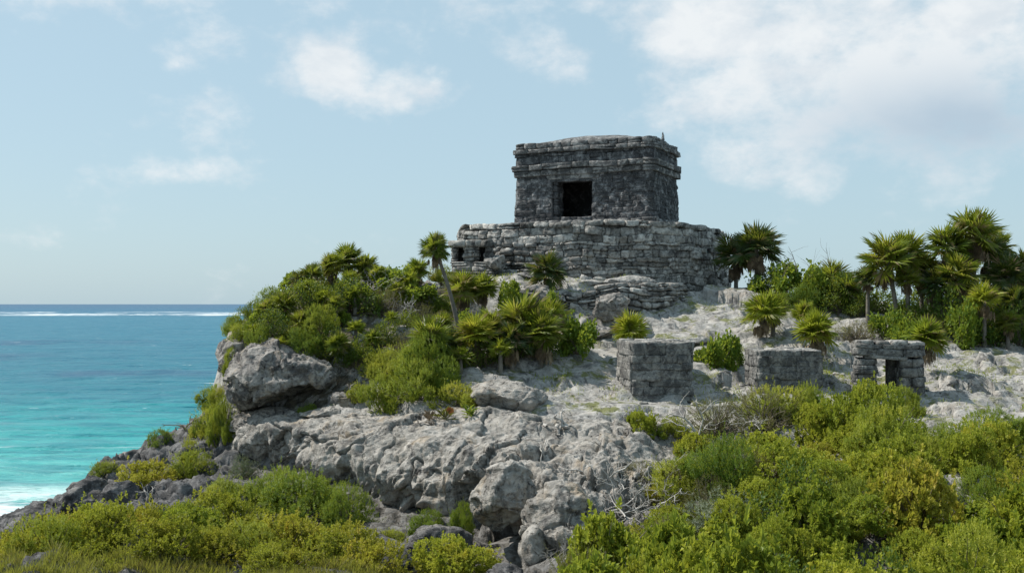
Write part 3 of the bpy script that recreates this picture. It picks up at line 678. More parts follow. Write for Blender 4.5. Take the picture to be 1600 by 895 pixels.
# ruined stair against its left flank
mb = MB(); ns = 6
for k in range(ns):
    tt = k/(ns-1); zt1 = ZP-.30-.31*k; a = P(788-4*k, 35.0-.33*k); b = P(884-7*k, 34.55-.33*k)
    masonry(mb, Path([a, b], False), zt1-.36, zt1, .14, .2, .2, .55, .55, .012, 40+k, rough=.05, prot=.05, rnd=.45, wav=.06)
    nrm = np.array([b[1]-a[1], -(b[0]-a[0])]); nrm /= np.linalg.norm(nrm)
    prism(mb, [a-nrm*.1, b-nrm*.1, b-nrm*1.2, a-nrm*1.2], zt1-.8, zt1-.05)
tbuild(mb, 'staircase', M_PLAT, platform, 'crumbled stone stair ledges')

# ---- small niche shrine left of the platform
def niche():
    o = PT(740, 437, 33.2); f2 = Frame(P(706, 33.6), P(770, 33.0)-P(706, 33.6), [.1, 1]); w = 1.28
    t = empty('niche_shrine', (*f2.p(w/2, .4), zt(440, 33.2)), 'small stepped stone shrine with two dark niches at the left foot of the platform', 'shrine')
    z = lambda py: zt(py, 33.3)
    kw = dict(hmin=.11, hmax=.17, lmin=.2, lmax=.5, rough=.035, prot=.02, rnd=.35)
    mb = MB(); masonry(mb, Path(f2.rect(-.1, w+.15, -.15, .9), True, .06), z(450), z(424), depth=.3, seed=50, **kw); masonry(mb, Path(f2.rect(.0, w+.05, .02, .9), True, .06), z(424), z(408), depth=.3, seed=51, **kw)
    f2.box(mb, 0, w, 0, .85, z(455), z(409)); tbuild(mb, 'base', M_PLAT, t)
    for a0, a1, sd in ((-.02,.14,52), (.42,.88,53), (1.14,1.34,54)):
        mb = MB(); masonry(mb, Path(f2.rect(a0, a1, .06, .5), True, .04), z(408), z(386), depth=.2, seed=sd, **kw); f2.box(mb, a0+.04, a1-.04, .1, .5, z(409), z(386)); tbuild(mb, 'pier', M_PLAT, t)
    mb = MB(); masonry(mb, Path(f2.rect(-.08, w+.08, -.02, .9), True, .06), z(386), z(375), depth=.3, seed=55, **{**kw, 'lmin': .35, 'lmax': .8}); f2.box(mb, 0, w, .05, .85, z(386), z(377)); tbuild(mb, 'roof_slab', M_PLAT, t)
    mb = MB(); f2.box(mb, 0, w, .52, .85, z(410), z(385)); tbuild(mb, 'back_wall', M_RECESS_SHADE, t)  # dark colour paints the shade at the back of the niches
niche()

# ---- low terrace wall in front of the platform
def terrace():
    pts = [P(775,31.9), P(830,31.3), P(900,31.1), P(975,31.2), P(1030,31.9), P(1066,33.2), P(1072,34.2)]
    t = empty('terrace_wall', (*P(930,31.3), 9.5), 'low crumbling dry stone terrace wall below the platform', 'wall')
    top = [10.3, 10.3, 10.4, 10.5, 10.6, 10.66, 10.6]
    pa = Path(pts, False, .5); L_ = np.linspace(0, pa.L, len(top))
    mb = MB(); masonry(mb, pa, 9.1, 10.7, .09, .18, .18, .6, .38, .012, 60, rough=.05, prot=.06, rnd=.45, wav=.08, top=lambda s: np.interp(s, L_, top), batter=.08)
    for i in range(len(pts)-1):
        a, b = pts[i], pts[i+1]; nrm = np.array([b[1]-a[1], a[0]-b[0]]); nrm = nrm/np.linalg.norm(nrm)
        prism(mb, [a-nrm*.1, b-nrm*.1, b-nrm*1.3, a-nrm*1.3], 9., min(top[i], top[i+1])-.12)
    tbuild(mb, 'stonework', M_PLAT, t)
terrace()

# ---- three little shrines on the slope
def shrine(pxl, pxc, pxr, Yc, pyt, pyb, depth, label, seed, door=None, nudge=0.):
    """left edge of side face, front corner, right edge; depth of the block"""
    Yc = hit(pxc, pyb-2, 21., 28.)[1]; print('shrine', Yc); a = P(pxc, Yc); b = P(pxr, Yc+.10); u = (b-a)/np.linalg.norm(b-a); w = np.linalg.norm(b-a); v = np.array([-u[1], u[0]])
    # lean the side wall so that its far end shows at pxl
    f2 = Frame(a, u, v); c = a+v*depth; want = P(pxl, c[1])[0]; v = (v*depth+np.array([want-c[0], 0])); f2 = Frame(a, u, v)
    zb = EYE-(pyb-HOR)/F*Yc; z1 = EYE-(pyt-HOR)/F*Yc
    t = empty('stone_shrine', (*f2.p(w/2, depth/2), zb), label, 'shrine', 'small stone shrines on the slope')
    kw = dict(hmin=.12, hmax=.24, lmin=.2, lmax=.7, rough=.020, prot=.004, rnd=.04, depth=.22, wav=.01)
    path = Path(f2.rect(0, w, 0, depth), True, .035)
    if not door:
        mb = MB(); masonry(mb, path, zb-.25, z1-.02, seed=seed, gap=-.007, **kw); f2.box(mb, .04, w-.04, .04, depth-.04, zb-.3, z1-.04)
        tbuild(mb, 'wall', M_SHRINE, t)
    else:
        d0, d1, zd = door; zd = EYE-(zd-HOR)/F*Yc
        mb = MB(); k2 = {**kw, 'rnd': .14, 'prot': .018, 'rough': .03, 'lmin': .25, 'lmax': .7}
        masonry(mb, Path(f2.rect(0, d0, 0, depth), True, .05), zb-.25, zd, seed=seed, gap=.003, **k2); f2.box(mb, .03, d0-.03, .04, depth-.05, zb-.3, zd-.01)
        tbuild(mb, 'wall', M_SHRINE, t)
        mb = MB(); masonry(mb, Path(f2.rect(d1, w, 0, depth), True, .05), zb-.25, zd, seed=seed+1, gap=.003, **k2); f2.box(mb, d1+.03, w-.03, .05, depth-.05, zb-.3, zd-.01)
        tbuild(mb, 'wall', M_SHRINE, t)
        mb = MB(); f2.box(mb, d1-.25, d1+.06, .32, depth-.06, zb-.3, zd-.02); tbuild(mb, 'inner_wall', M_RECESS_SHADE, t)  # darkened stone stands in for the shade inside the passage
        mb = MB(); masonry(mb, Path(f2.rect(d0-.2, d1+.16, -.02, depth), True, .04), zd-.01, zd+.075, .08, .09, .7, 1.2, .24, .004, seed+3, rough=.015, prot=.0, rnd=.2)
        f2.box(mb, d0-.1, d1+.1, .06, depth-.05, zd+.005, zd+.07); tbuild(mb, 'lintel', M_SHRINE, t)
        mb = MB(); masonry(mb, path, zd+.06, z1-.06, seed=seed+2, gap=.006, **{**k2, 'hmin': .14, 'hmax': .18, 'wav': .04}); f2.box(mb, .05, w-.05, .05, depth-.05, zd+.07, z1-.07)
        tbuild(mb, 'roof', M_SHRINE, t)
    # uneven broken top
    mb = MB(); g = np.random.default_rng(seed+9)
    nu, nv = max(2, int(w/.32)), max(2, int(depth/.3))
    for i in range(nu):
        for j in range(nv):
            tv = rounded(g.uniform(.2, .5))*np.array([w/nu*g.uniform(.42, .54), depth/nv*g.uniform(.42, .54), g.uniform(.035, .065)])
            c_ = f2.p(w/nu*(i+.5), depth/nv*(j+.5)); an = g.normal(0, .1)+math.atan2(u[1], u[0])
            q = np.c_[tv[:, 0]*cos(an)-tv[:, 1]*sin(an)+c_[0], tv[:, 0]*sin(an)+tv[:, 1]*cos(an)+c_[1], tv[:, 2]+z1-.045+g.normal(0, .010)]
            q += .02*np.c_[fbm(q*6, 2), fbm(q*6+9, 2), .8*fbm(q*6+19, 2)]; mb.add(q, CTF)
    tbuild(mb, 'capping', M_PLAT, t, 'paler uneven top stones')
    return t
shrine(965, 987, 1081, 24.6, 534, 622, 1.5, 'tallest solid box shaped stone shrine, leftmost of the three on the slope', 70)
shrine(1165, 1184, 1284, 25.6, 547, 618, 1.4, 'low solid block shaped stone shrine half hidden behind a green shrub', 80)
shrine(1334, 1338, 1443, 24.9, 534, 622, .95, 'small stone shrine with an open doorway right through it', 90, door=(.43, .99, 561))

# ------------------------------------------------------------------ boulders
def slab(v):   # flat slanting underside
    n_ = np.array([.38, -.1, -.92]); n_ /= np.linalg.norm(n_); t = v@n_-.38
    return v-np.where(t > 0, t*.93, 0)[:, None]*n_
c = PT(438, 592, 26.6); rock('boulder', c, (1.28,1.1,.90), 3, M_BOULD, 'huge rounded boulder overhanging the sea at the left end of the cliff', shape=slab, ang=.35, tilt=0.)
c = PT(394, 572, 27.9); rock('boulder', c, (.86,1.1,.90), 14, M_BOULD, 'pale rock outcrop behind the overhanging boulder, facing the sea')
for (px, py, Y, sx, sy, sz, sd, m, lb, tl) in (
 (788,782,19.6,.62,.55,.62,21,M_CLIFF,'rounded pitted boulder at the foot of the cliff, left of the big split block',0),
 (878,822,18.6,.72,.6,.66,22,M_CLIFF,'large brownish block with an undercut side at the bottom centre',.1),
 (690,822,19.6,.60,.5,.36,23,M_DARKROCK,'low dark boulder below the cliff behind the bright green cushion shrub',0),
 (598,850,18.8,.42,.4,.45,24,M_DARKROCK,'small dark rock beside the yellow green thicket at bottom centre',0),
 (788,868,17.9,.35,.35,.22,25,M_DARKROCK,'small flat dark rock right of the cushion shrub',0),
 (832,860,18.2,.22,.3,.42,30,M_CLIFF,'narrow brown rock leaning on the undercut block',.2),
 (740,640,23.2,.7,.7,.22,26,M_CLIFF,'low smooth rock hump on the cliff top',0),
 (795,622,24.3,.95,.8,.30,27,M_CLIFF,'broad grey rock hump on the cliff top below the palms',.1),
 (150,790,24.6,.85,.8,.5,31,M_DARKROCK,'dark pitted boulder on the lower left shore',0),
 (60,822,24.2,.9,.8,.5,32,M_DARKROCK,'dark craggy rock at the far left edge above the surf',.2),
 (192,785,23.6,.42,.45,.36,33,M_DARKROCK,'dark humped boulder with rounded top beside the shore shrubs',0),
 (288,772,24.2,.5,.45,.27,34,M_DARKROCK,'dark jagged boulder beyond the bleached twig',0),
 (262,738,25.2,.3,.4,.3,35,M_DARKROCK,'small dark rock between the shrubs on the left slope',0),
 (300,702,26.6,.6,.5,.25,36,M_DARKROCK,'dark flat rock below the tall shrub at the left',0),
 (375,770,23.4,.55,.45,.32,37,M_DARKROCK,'grey flat rock below the grey green shrub',0),
 (225,722,27.4,.7,.5,.26,38,M_BOULD,'pale grey sloping slab on the left shoreline crest',.1),
 (955,478,30.4,.55,.4,.42,39,M_BOULD,'rounded pale boulder leaning on the terrace wall',0),
 (835,462,31.0,.75,.5,.38,40,M_BOULD,'brown grey boulder at the left of the terrace wall',0),
 (775,410,33.2,.40,.4,.26,41,M_PLAT,'round pale boulder at the left foot of the stair',0),
 (1060,505,29.6,.8,.7,.16,43,M_ROCK,'flat white rock slab below the terrace wall',0),
 (925,515,29.4,.65,.5,.22,44,M_BOULD,'low pale rock above the big leaf shrub',0),
 (620,655,24.1,.34,.4,.18,45,M_CLIFF,'small pale rock beside the wide green shrub',0),
 (1045,672,22.8,.42,.4,.24,46,M_BOULD,'brown shaded rock under pale crust between two shrubs',0),
 (1360,612,25.2,.2,.2,.08,47,M_ROCK,'small flat stone on the doorway sill of the open shrine',0),
 (560,470,29.6,.4,.4,.25,48,M_BOULD,'pale rock showing among the palms on the left mound',0),
 (660,455,31.2,.55,.5,.3,49,M_BOULD,'pale rock below the leaning palm crown',0),
 (630,520,28.2,.6,.5,.26,50,M_BOULD,'pale rock in the middle of the left mound',0),
 (330,815,21.6,.5,.4,.3,57,M_DARKROCK,'dark rock showing through the bottom left thicket',0),
 (215,812,22.4,.6,.4,.34,58,M_DARKROCK,'dark rough rock at the upper edge of the bottom left thicket',0),
 (110,838,22.0,.5,.4,.3,59,M_DARKROCK,'dark low rock between thicket and surf',0),
 (420,880,18.0,.35,.3,.2,60,M_DARKROCK,'small grey rock in the yellowing thicket',0),
 (530,628,25.9,.34,.3,.32,52,M_BOULD,'small brown rock in the dark hollow beside the curved grey root',0),
 (505,640,25.6,.5,.35,.14,53,M_CLIFF,'flat rock ledge under the right end of the boulder',0),
 (820,428,32.7,.5,.4,.14,54,M_BOULD,'flat pale ledge left of the round palm',0),
 (915,440,32.4,.6,.4,.12,55,M_ROCK,'flat pale slab on the terrace right of the round palm',0),
 (985,436,32.8,.7,.4,.14,56,M_ROCK,'long pale slab on the terrace under the dark platform wall',0),
 (1330,640,24.4,.8,.4,.1,51,M_ROCK,'flat grey slab in front of the open shrine',0)):
    q = PT(px, py, Y); zg = hz(q[0], q[1])[0]
    if sd not in (21,22,30,36,38,39,40,41,42): q[2] = min(q[2], zg+.12*sz); sx *= 1.15; sz *= 1.2
    rock('boulder', q, (sx,sy,sz), sd, m, lb, tilt=tl, detail=1., hi=sx > .3)

# ------------------------------------------------------------------ plants: generators
def unit(v): return v/(np.linalg.norm(v, axis=-1, keepdims=True)+1e-9)
def tube(mb, pts, rad, k=6):
    pts = np.asarray(pts, float); rad = np.broadcast_to(rad, (len(pts),)); t = unit(np.gradient(pts, axis=0))
    a = np.cross(t, [.31,.17,.93]); a = unit(a); b = np.cross(t, a); an = np.arange(k)/k*2*pi
    v = pts[:, None]+rad[:, None, None]*(a[:, None]*np.cos(an)[None, :, None]+b[:, None]*np.sin(an)[None, :, None])
    f = [[i*k+j, i*k+(j+1) % k, (i+1)*k+(j+1) % k, (i+1)*k+j] for i in range(len(pts)-1) for j in range(k)]
    mb.add(v.reshape(-1, 3), f)
def curve(p, d, L_, n, g, wob=.25, up=0.):
    out = [np.array(p, float)]; d = np.array(d, float)
    for i in range(n):
        d = unit(d+g.normal(0, wob, 3)+np.array([0, 0, up])); out.append(out[-1]+d*L_/n)
    return np.array(out), d
def leaves(mb, pos, axis_, nrm, ln, wd, fold=.25, cup=.0):
    """kite shaped folded leaves: base, left, tip, right"""
    axis_ = unit(axis_); s = unit(np.cross(axis_, nrm)); n_ = np.cross(s, axis_)
    ln = np.broadcast_to(ln, (len(pos),))[:, None]; wd = np.broadcast_to(wd, (len(pos),))[:, None]
    b = pos; l = pos+axis_*ln*.58+s*wd*.5+n_*wd*fold; r = pos+axis_*ln*.58-s*wd*.5+n_*wd*fold; t = pos+axis_*ln+n_*cup*ln
    v = np.stack([b, l, t, r], 1).reshape(-1, 3); i = np.arange(len(pos))[:, None]*4
    mb.add(v, np.concatenate([i+[0, 3, 2], i+[0, 2, 1]], 1).reshape(-1, 3))
def dome_tips(g, n, size, nl=14, rl=(.22,.42), inner=.25):
    """points on the outer faces of a heap of lobes, with outward directions; unit dome scaled by size"""
    c = []; 
    for k in range(nl):
        a = g.uniform(0, 2*pi); e = g.uniform(.05, 1.)**.8*pi/2; rr = g.uniform(.45, .85)
        c.append([cos(a)*cos(e)*rr, sin(a)*cos(e)*rr, sin(e)*rr+.02])
    c = np.array(c); rad = g.uniform(*rl, nl); d = unit(g.normal(size=(n*5, 3))); k = g.integers(0, nl, n*5)
    p = c[k]+d*rad[k][:, None]*(1-.12*g.random((n*5, 1)))
    inside = (np.linalg.norm(p[:, None]-c[None], axis=2) < rad[None]*.86).any(1)
    ok = (~inside) & (p[:, 2] > .02) & ((p*d).sum(1) > -.15)
    p = p[ok][:n]; d = d[ok][:n]
    m = g.random(len(p)) < inner; p = np.where(m[:, None], p*g.uniform(.55, .95, (len(p), 1)), p)
    k2 = g.random(len(p)) < .10; p = np.where(k2[:, None], p*g.uniform(1.04, 1.28, (len(p), 1)), p)
    return p*np.array(size), unit(d+np.array([0, 0, .55])+unit(p)*.4)
def shrub(name, seed, mat, size=(1,1,.8), ntips=900, kind='broad', ll=.07, lw=.04, stems=26, stemmat=None, nl=30, rl=(.12,.34)):
    g = np.random.default_rng(seed); p, d = dome_tips(g, ntips, size, nl, rl); n = len(p)
    mb = MB()
    if kind == 'broad':          # rosettes at the twig ends
        for k in range(10):
            a = k*2.4+g.uniform(0, 2*pi, n); t1 = unit(np.cross(d, [.2,.3,.9])); t2 = np.cross(d, t1)
            side = t1*np.cos(a)[:, None]+t2*np.sin(a)[:, None]; el = .25+k*.10
            ax = unit(side*cos(el)+d*sin(el)*1.2+g.normal(0, .18, (n, 3)))
            leaves(mb, p-d*(.05-.006*k)*1.2+side*.004, ax, d, ll*g.uniform(.65, 1.1, n), lw*g.uniform(.7, 1.1, n), .2, -.12)
    elif kind == 'feather':      # short upright shoots clothed in small leaves
        L_ = g.uniform(.05, .13, n)
        for k in range(15):
            f = k/14.; a = k*2.4+g.uniform(0, 2*pi, n); t1 = unit(np.cross(d, [.2,.3,.9])); t2 = np.cross(d, t1)
            side = t1*np.cos(a)[:, None]+t2*np.sin(a)[:, None]; ax = unit(side*1.0+d*(.3+f*.8)+g.normal(0, .25, (n, 3)))
            leaves(mb, p+d*(L_*(f-.45))[:, None], ax, d, ll*(1.15-.5*f)*g.uniform(.7, 1.15, n), lw*(1.1-.4*f), .2)
    elif kind == 'big':          # round leaves singly on the shoots
        for k in range(4):
            ax = unit(d+g.normal(0, .75, (n, 3))); nr = unit(np.array([-.3,-.1,1])+g.normal(0, .5, (n, 3)))
            leaves(mb, p+g.normal(0, .05, (n, 3)), ax, nr, ll*g.uniform(.6, 1.15, n), lw*g.uniform(.7, 1.1, n), .12, -.1)
    ms = MB()
    for k in range(stems):
        i = g.integers(0, n); e = p[i]*g.uniform(.85, 1.14); m_ = e*np.array([.35,.35,.5])+g.normal(0, .06, 3)
        t = np.linspace(0, 1, 7)[:, None]; b0 = np.array([g.normal(0, .05), g.normal(0, .05), -.1]); q = (1-t)**2*b0+2*t*(1-t)*m_+t*t*e
        q[1:-1] += g.normal(0, .015, (5, 3)); tube(ms, q, np.linspace(.018, .004, 7), 5)
    me = mb.mesh('foliage', mat, smooth=False); mt = ms.mesh('stem', stemmat or M_TWIG)
    r = bpy.data.objects.new(name, None); COL.objects.link(r); r.empty_display_size = .2
    for nm, mm in (('foliage', me), ('stem', mt)):
        o = bpy.data.objects.new(nm, mm); COL.objects.link(o); o.parent = r
    return r
ML_YG = leaf_mat('yellow_green_leaf', ((.085,.14,.014),(.26,.31,.032),(.40,.44,.058)), yellow=(.50,.47,.065))
ML_YY = leaf_mat('yellowing_leaf', ((.15,.16,.018),(.34,.34,.04),(.42,.41,.06)), yellow=(.50,.40,.065))
ML_GR = leaf_mat('fresh_green_leaf', ((.05,.11,.014),(.13,.215,.026),(.20,.29,.038)))
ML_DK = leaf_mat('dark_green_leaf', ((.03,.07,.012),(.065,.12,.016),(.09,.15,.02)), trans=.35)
ML_GY = leaf_mat('grey_green_leaf', ((.07,.10,.07),(.13,.17,.12),(.17,.20,.14)), trans=.2)
ML_DRY = leaf_mat('dry_olive_leaf', ((.07,.065,.03),(.12,.105,.05),(.14,.13,.05)), trans=.25)
ML_PALM = leaf_mat('palm_leaf', ((.06,.10,.013),(.13,.19,.022),(.19,.24,.03)), trans=.5, rough=.38, yellow=(.26,.25,.035), brown=.45)
ML_PALMY = leaf_mat('young_palm_leaf', ((.13,.19,.016),(.22,.29,.028),(.28,.33,.035)), trans=.5, rough=.38, yellow=(.34,.30,.04), brown=.3)
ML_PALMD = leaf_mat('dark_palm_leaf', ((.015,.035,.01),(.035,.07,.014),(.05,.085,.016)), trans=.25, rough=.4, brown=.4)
ML_RED = leaf_mat('red_leaf', ((.30,.05,.02),(.42,.09,.03),(.5,.16,.06)), trans=.4)

broad = [shrub('shrub', 100+i, ML_YG, (1,1,.8), 1500, 'broad', .058, .036, 34) for i in range(3)]
yell = [shrub('shrub', 110+i, ML_YY, (1,1,.75), 1100, 'broad', .060, .038, 50) for i in range(2)]
feath = [shrub('shrub', 120+i, ML_GR, (1,1,.8), 1900, 'feather', .040, .017, 26) for i in range(2)]
featy = [shrub('shrub', 124+i, ML_YG, (1,1,.75), 1900, 'feather', .040, .018, 26) for i in range(2)]
nearp = [shrub('shrub', 170+i, ML_YG, (1,1,.8), 820, 'broad', .088, .062, 70, nl=34, rl=(.12,.26)) for i in range(3)]
neary = [shrub('shrub', 180, ML_YY, (1,1,.8), 620, 'broad', .080, .058, 90, nl=34, rl=(.12,.26))]
bigl = [shrub('broad_leaf_shrub', 130+i, ML_GR, (1,1,.85), 420, 'big', .13, .11, 30, nl=10) for i in range(2)]
greyp = [shrub('shrub', 140, ML_GY, (1,1,.75), 1000, 'feather', .045, .014, 30)]
dryp = [shrub('shrub', 150, ML_DRY, (1,1,.75), 750, 'feather', .035, .010, 90)]
darkp = [shrub('shrub', 160, ML_DK, (1,1,.8), 900, 'big', .075, .05, 60)]
KIND = dict(near=nearp, nearyellow=neary, broad=broad, yellow=yell, feather=feath, feathery=featy, big=bigl, grey=greyp, dry=dryp, dark=darkp)
gp = np.random.default_rng(77)
def put(kind, loc, r, h, label, cat='shrub', group=None, sink=.06):
    L_ = KIND[kind]; p = L_[gp.integers(0, len(L_))]
    for q in L_:
        if not q.get('_used'): p = q; break
    return place(p, (loc[0], loc[1], loc[2]-sink), gp.uniform(0, 2*pi), (r, r, h/.8), label, cat, group, tilt=(gp.normal(0, .05), gp.normal(0, .05)))
def shrub_at(kind, px, py, Y, wpx, hpx, label, group=None, cat='shrub'):
    """px, py: foot of the shrub in the photograph; its width and height there"""
    z = EYE-(py-HOR)/F*Y; x = (px-800)/F*Y; zg = hz(x, Y)[0]
    z = min(max(zg, z-.3), z+.3)
    return put(kind, (x, Y, z), wpx/F*Y/2*1.02, hpx/F*Y, label, cat, group)

# ---- fan palms
def fan_template(g, nseg=20, L_=.5, spread=R(285)):
    v = []; f = []; a = np.linspace(-spread/2, spread/2, nseg)
    for i, an in enumerate(a):
        an += g.normal(0, .03); l = L_*(1-.30*(abs(an)/(spread/2))**2)*g.uniform(.9, 1.06); w = l*.40*spread/nseg*.58
        dr = -.10*l*g.uniform(-.3, 1.8)-.05*l*abs(sin(an)); c, s = cos(an), sin(an)
        b = len(v); m = .52*l
        v += [[0,0,0],[c*m-s*w, s*m+c*w, -.015],[c*m, s*m, .022],[c*m+s*w, s*m-c*w, -.015],[c*l, s*l, dr]]
        f += [[b,b+2,b+1],[b,b+3,b+2],[b+1,b+2,b+4],[b+2,b+3,b+4]]
    return np.array(v), np.array(f)
def palm_crown(seed, n=26, L_=.5, pet=.42, lo=-.55, hi_=1.4, nseg=24):
    g = np.random.default_rng(seed); mb = MB(); mp = MB()
    for i in range(n):
        az = i*2.39996+g.normal(0, .25); el = lo+(hi_-lo)*(i+.5)/n+g.normal(0, .1)
        d = np.array([cos(az)*cos(el), sin(az)*cos(el), sin(el)]); pl = pet*g.uniform(.75, 1.2)
        hub = d*pl+np.array([0,0,-.05*pl]); T, TF = fan_template(g, nseg, L_*g.uniform(.82, 1.1))
        e2 = el-g.uniform(-.1, .45); ax = np.array([cos(az)*cos(e2), sin(az)*cos(e2), sin(e2)])
        sd = unit(np.cross([0,0,1.], ax)+g.normal(0, .45, 3)); sd = unit(sd-ax*(sd@ax)); nn = np.cross(ax, sd)
        mb.add(hub+T[:, :1]*ax+T[:, 1:2]*sd+T[:, 2:]*nn, TF)
        t = np.linspace(0, 1, 4)[:, None]; tube(mb, t*hub+np.array([0,0,.04])*np.sin(t*pi), np.linspace(.013, .006, 4), 4)
    return mb
def dead_skirt(seed, n=12, L_=.42, drop=.5):
    g = np.random.default_rng(seed); mb = MB()
    for i in range(n):
        az = i*2.4+g.normal(0, .3); el = g.uniform(-1.45, -.85); d = np.array([cos(az)*cos(el), sin(az)*cos(el), sin(el)])
        hub = d*g.uniform(.12, drop); T, TF = fan_template(g, 14, L_*g.uniform(.7, 1.1), R(110)); T[:, 1] *= .6
        e2 = -1.45; ax = np.array([cos(az)*cos(e2), sin(az)*cos(e2), sin(e2)]); sd = unit(np.cross([0,0,1.], [cos(az), sin(az), 0])); nn = np.cross(ax, sd)
        mb.add(hub+T[:, :1]*ax+T[:, 1:2]*sd+T[:, 2:]*nn, TF)
    return mb
crowns = {'green': [palm_crown(200+i, 25, .60, .40).mesh('crown', ML_PALM, False) for i in range(3)],
          'young': [palm_crown(210+i, 20, .58, .36, lo=-.1).mesh('crown', ML_PALMY, False) for i in range(3)],
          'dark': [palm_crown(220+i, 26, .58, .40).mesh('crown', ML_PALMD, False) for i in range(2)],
          'tuft': [palm_crown(230+i, 30, .56, .34, lo=-.6, hi_=1.5).mesh('crown', ML_PALM, False) for i in range(2)]}
crowns['low'] = [palm_crown(250+i, 26, .64, .30, lo=-.35, hi_=1.5).mesh('crown', ML_PALMY, False) for i in range(2)]
skirts = [dead_skirt(240+i, 20).mesh('dead_leaves', M_DEADLEAF, False) for i in range(3)]
def palm(px, py, Y, dia, kind, label, trunk=None, lean=(0, 0), skirt=True, group='fan palms on the headland', cat='palm', tilt=0.):
    """px, py: middle of the crown in the photograph; trunk height in metres (None: down to the ground)"""
    c = PT(px, py, Y); zg = hz(c[0], Y)[0]; b = np.array([c[0]-lean[0], Y-lean[1], 0]); b[2] = hz(b[0], b[1])[0]
    if trunk is not None: b[2] = min(c[2]-trunk, b[2]) if trunk > .3 else c[2]-trunk
    b[2] = min(b[2], c[2]-.12)
    s = dia/1.85*1.0; r = empty('fan_palm', b, label, cat, group)
    def child(nm, me, loc, sc_, rz=0., tl=(0,0)):
        o = bpy.data.objects.new(nm, me); COL.objects.link(o); o.parent = r; o.location = loc; o.scale = (sc_,)*3; o.rotation_euler = (*tl, rz); return o
    top = c-b; child('crown', crowns[kind][gp.integers(0, len(crowns[kind]))], top, s, gp.uniform(0, 6), (gp.normal(0, .1)+tilt, gp.normal(0, .1)))
    if top[2] > .28:
        t = np.linspace(0, 1, 9)[:, None]; mid = top*np.array([.25,.25,.5]); q = (1-t)**2*np.array([0,0,-.2])+2*t*(1-t)*mid+t*t*top
        mb = MB(); rr = np.linspace(.075, .05, 9)*(.7+.3*s); tube(mb, q, rr, 8); o = mb.build('trunk', M_BARK, r)
    if skirt: child('dead_leaves', skirts[gp.integers(0, 3)], top, s*1.2, gp.uniform(0, 6))
    return r

# ---- dead wood
def branch(mb, p, d, L_, r, g, depth=2, wob=.3, k=5, up=.02):
    n = 8; q, dd = curve(p, d, L_, n, g, wob, up); tube(mb, q, np.linspace(r, r*.35, n+1), k)
    if depth:
        for j in range(g.integers(2, 5)):
            i = g.integers(2, n); d2 = unit(unit(q[i]-q[i-1])+g.normal(0, .75, 3)); branch(mb, q[i], d2, L_*g.uniform(.35, .7), r*.55, g, depth-1, wob, 4, up)
def deadwood(px, py, Y, label, seed, n=5, L_=1., r=.03, up=.3, depth=2, spread=1., mat=None, name='dead_branch', cat='dead branch', group=None, wob=.3, dirv=None):
    g = np.random.default_rng(seed); c = PT(px, py, Y); mb = MB(); 
    for i in range(n):
        a = g.uniform(0, 2*pi); d = np.array([cos(a), sin(a)*.6, up*g.uniform(.2, 1.8)]) if dirv is None else np.array(dirv)+g.normal(0, .2, 3)
        p0 = np.array([g.normal(0, .12*spread*n**.5), g.normal(0, .08*spread*n**.5), .03]) if n > 3 else np.zeros(3)
        branch(mb, p0, unit(d), L_*g.uniform(.6, 1.1), r*g.uniform(.6, 1.1), g, depth, wob)
    o = mb.build(name, mat or M_DEADWOOD); o.location = c; return tag(o, label, cat, group)

# ------------------------------------------------------------------ plants: placing
# palms right of the platform and on the right crest
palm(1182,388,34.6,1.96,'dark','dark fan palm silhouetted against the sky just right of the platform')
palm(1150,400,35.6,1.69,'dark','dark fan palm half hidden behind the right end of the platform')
palm(1386,408,31.2,1.79,'green','thick headed green fan palm, leftmost on the right crest', lean=(-.35,0))
palm(1415,402,31.8,1.69,'green','thin trunked fan palm against the sky gap, second from left on the right crest', lean=(-.1,0))
palm(1440,425,32.2,1.37,'green','lower fan palm with brown skirt right of the sky gap')
palm(1522,370,31.6,1.85,'green','tallest fan palm at the top of the right crest')
palm(1480,388,31.4,1.58,'green','fan palm with brownish leaves just left of the tallest one')
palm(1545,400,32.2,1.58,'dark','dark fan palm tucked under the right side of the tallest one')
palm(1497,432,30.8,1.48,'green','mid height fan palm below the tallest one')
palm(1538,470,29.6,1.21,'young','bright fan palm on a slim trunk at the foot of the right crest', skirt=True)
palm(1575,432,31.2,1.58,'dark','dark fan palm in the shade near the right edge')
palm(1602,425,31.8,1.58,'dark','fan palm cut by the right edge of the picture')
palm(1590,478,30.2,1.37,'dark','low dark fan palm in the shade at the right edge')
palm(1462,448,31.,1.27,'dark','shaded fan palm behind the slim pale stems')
palm(1300,440,33.4,1.48,'green','fan palm head showing above the crest shrubs right of the platform')
palm(1322,455,32.6,1.37,'green','deep green fan palm at the right end of the crest shrubs', skirt=False)
palm(1418,438,31.0,.9,'green','small fan palm tucked under the second crest palm beside the gap')
palm(1560,388,32.6,1.1,'green','fan palm peeping over the dark ones right of the tallest palm')
palm(1500,402,32.0,1.2,'green','fan palm with a long skirt directly under the tallest one')
palm(1356,436,31.6,.9,'dark','small shaded fan palm left of the thick headed one')
palm(1512,492,29.8,.8,'young','small bright fan palm left of the slim trunk palm')
palm(1575,505,29.6,.8,'green','small fan palm low in the right edge bushes')
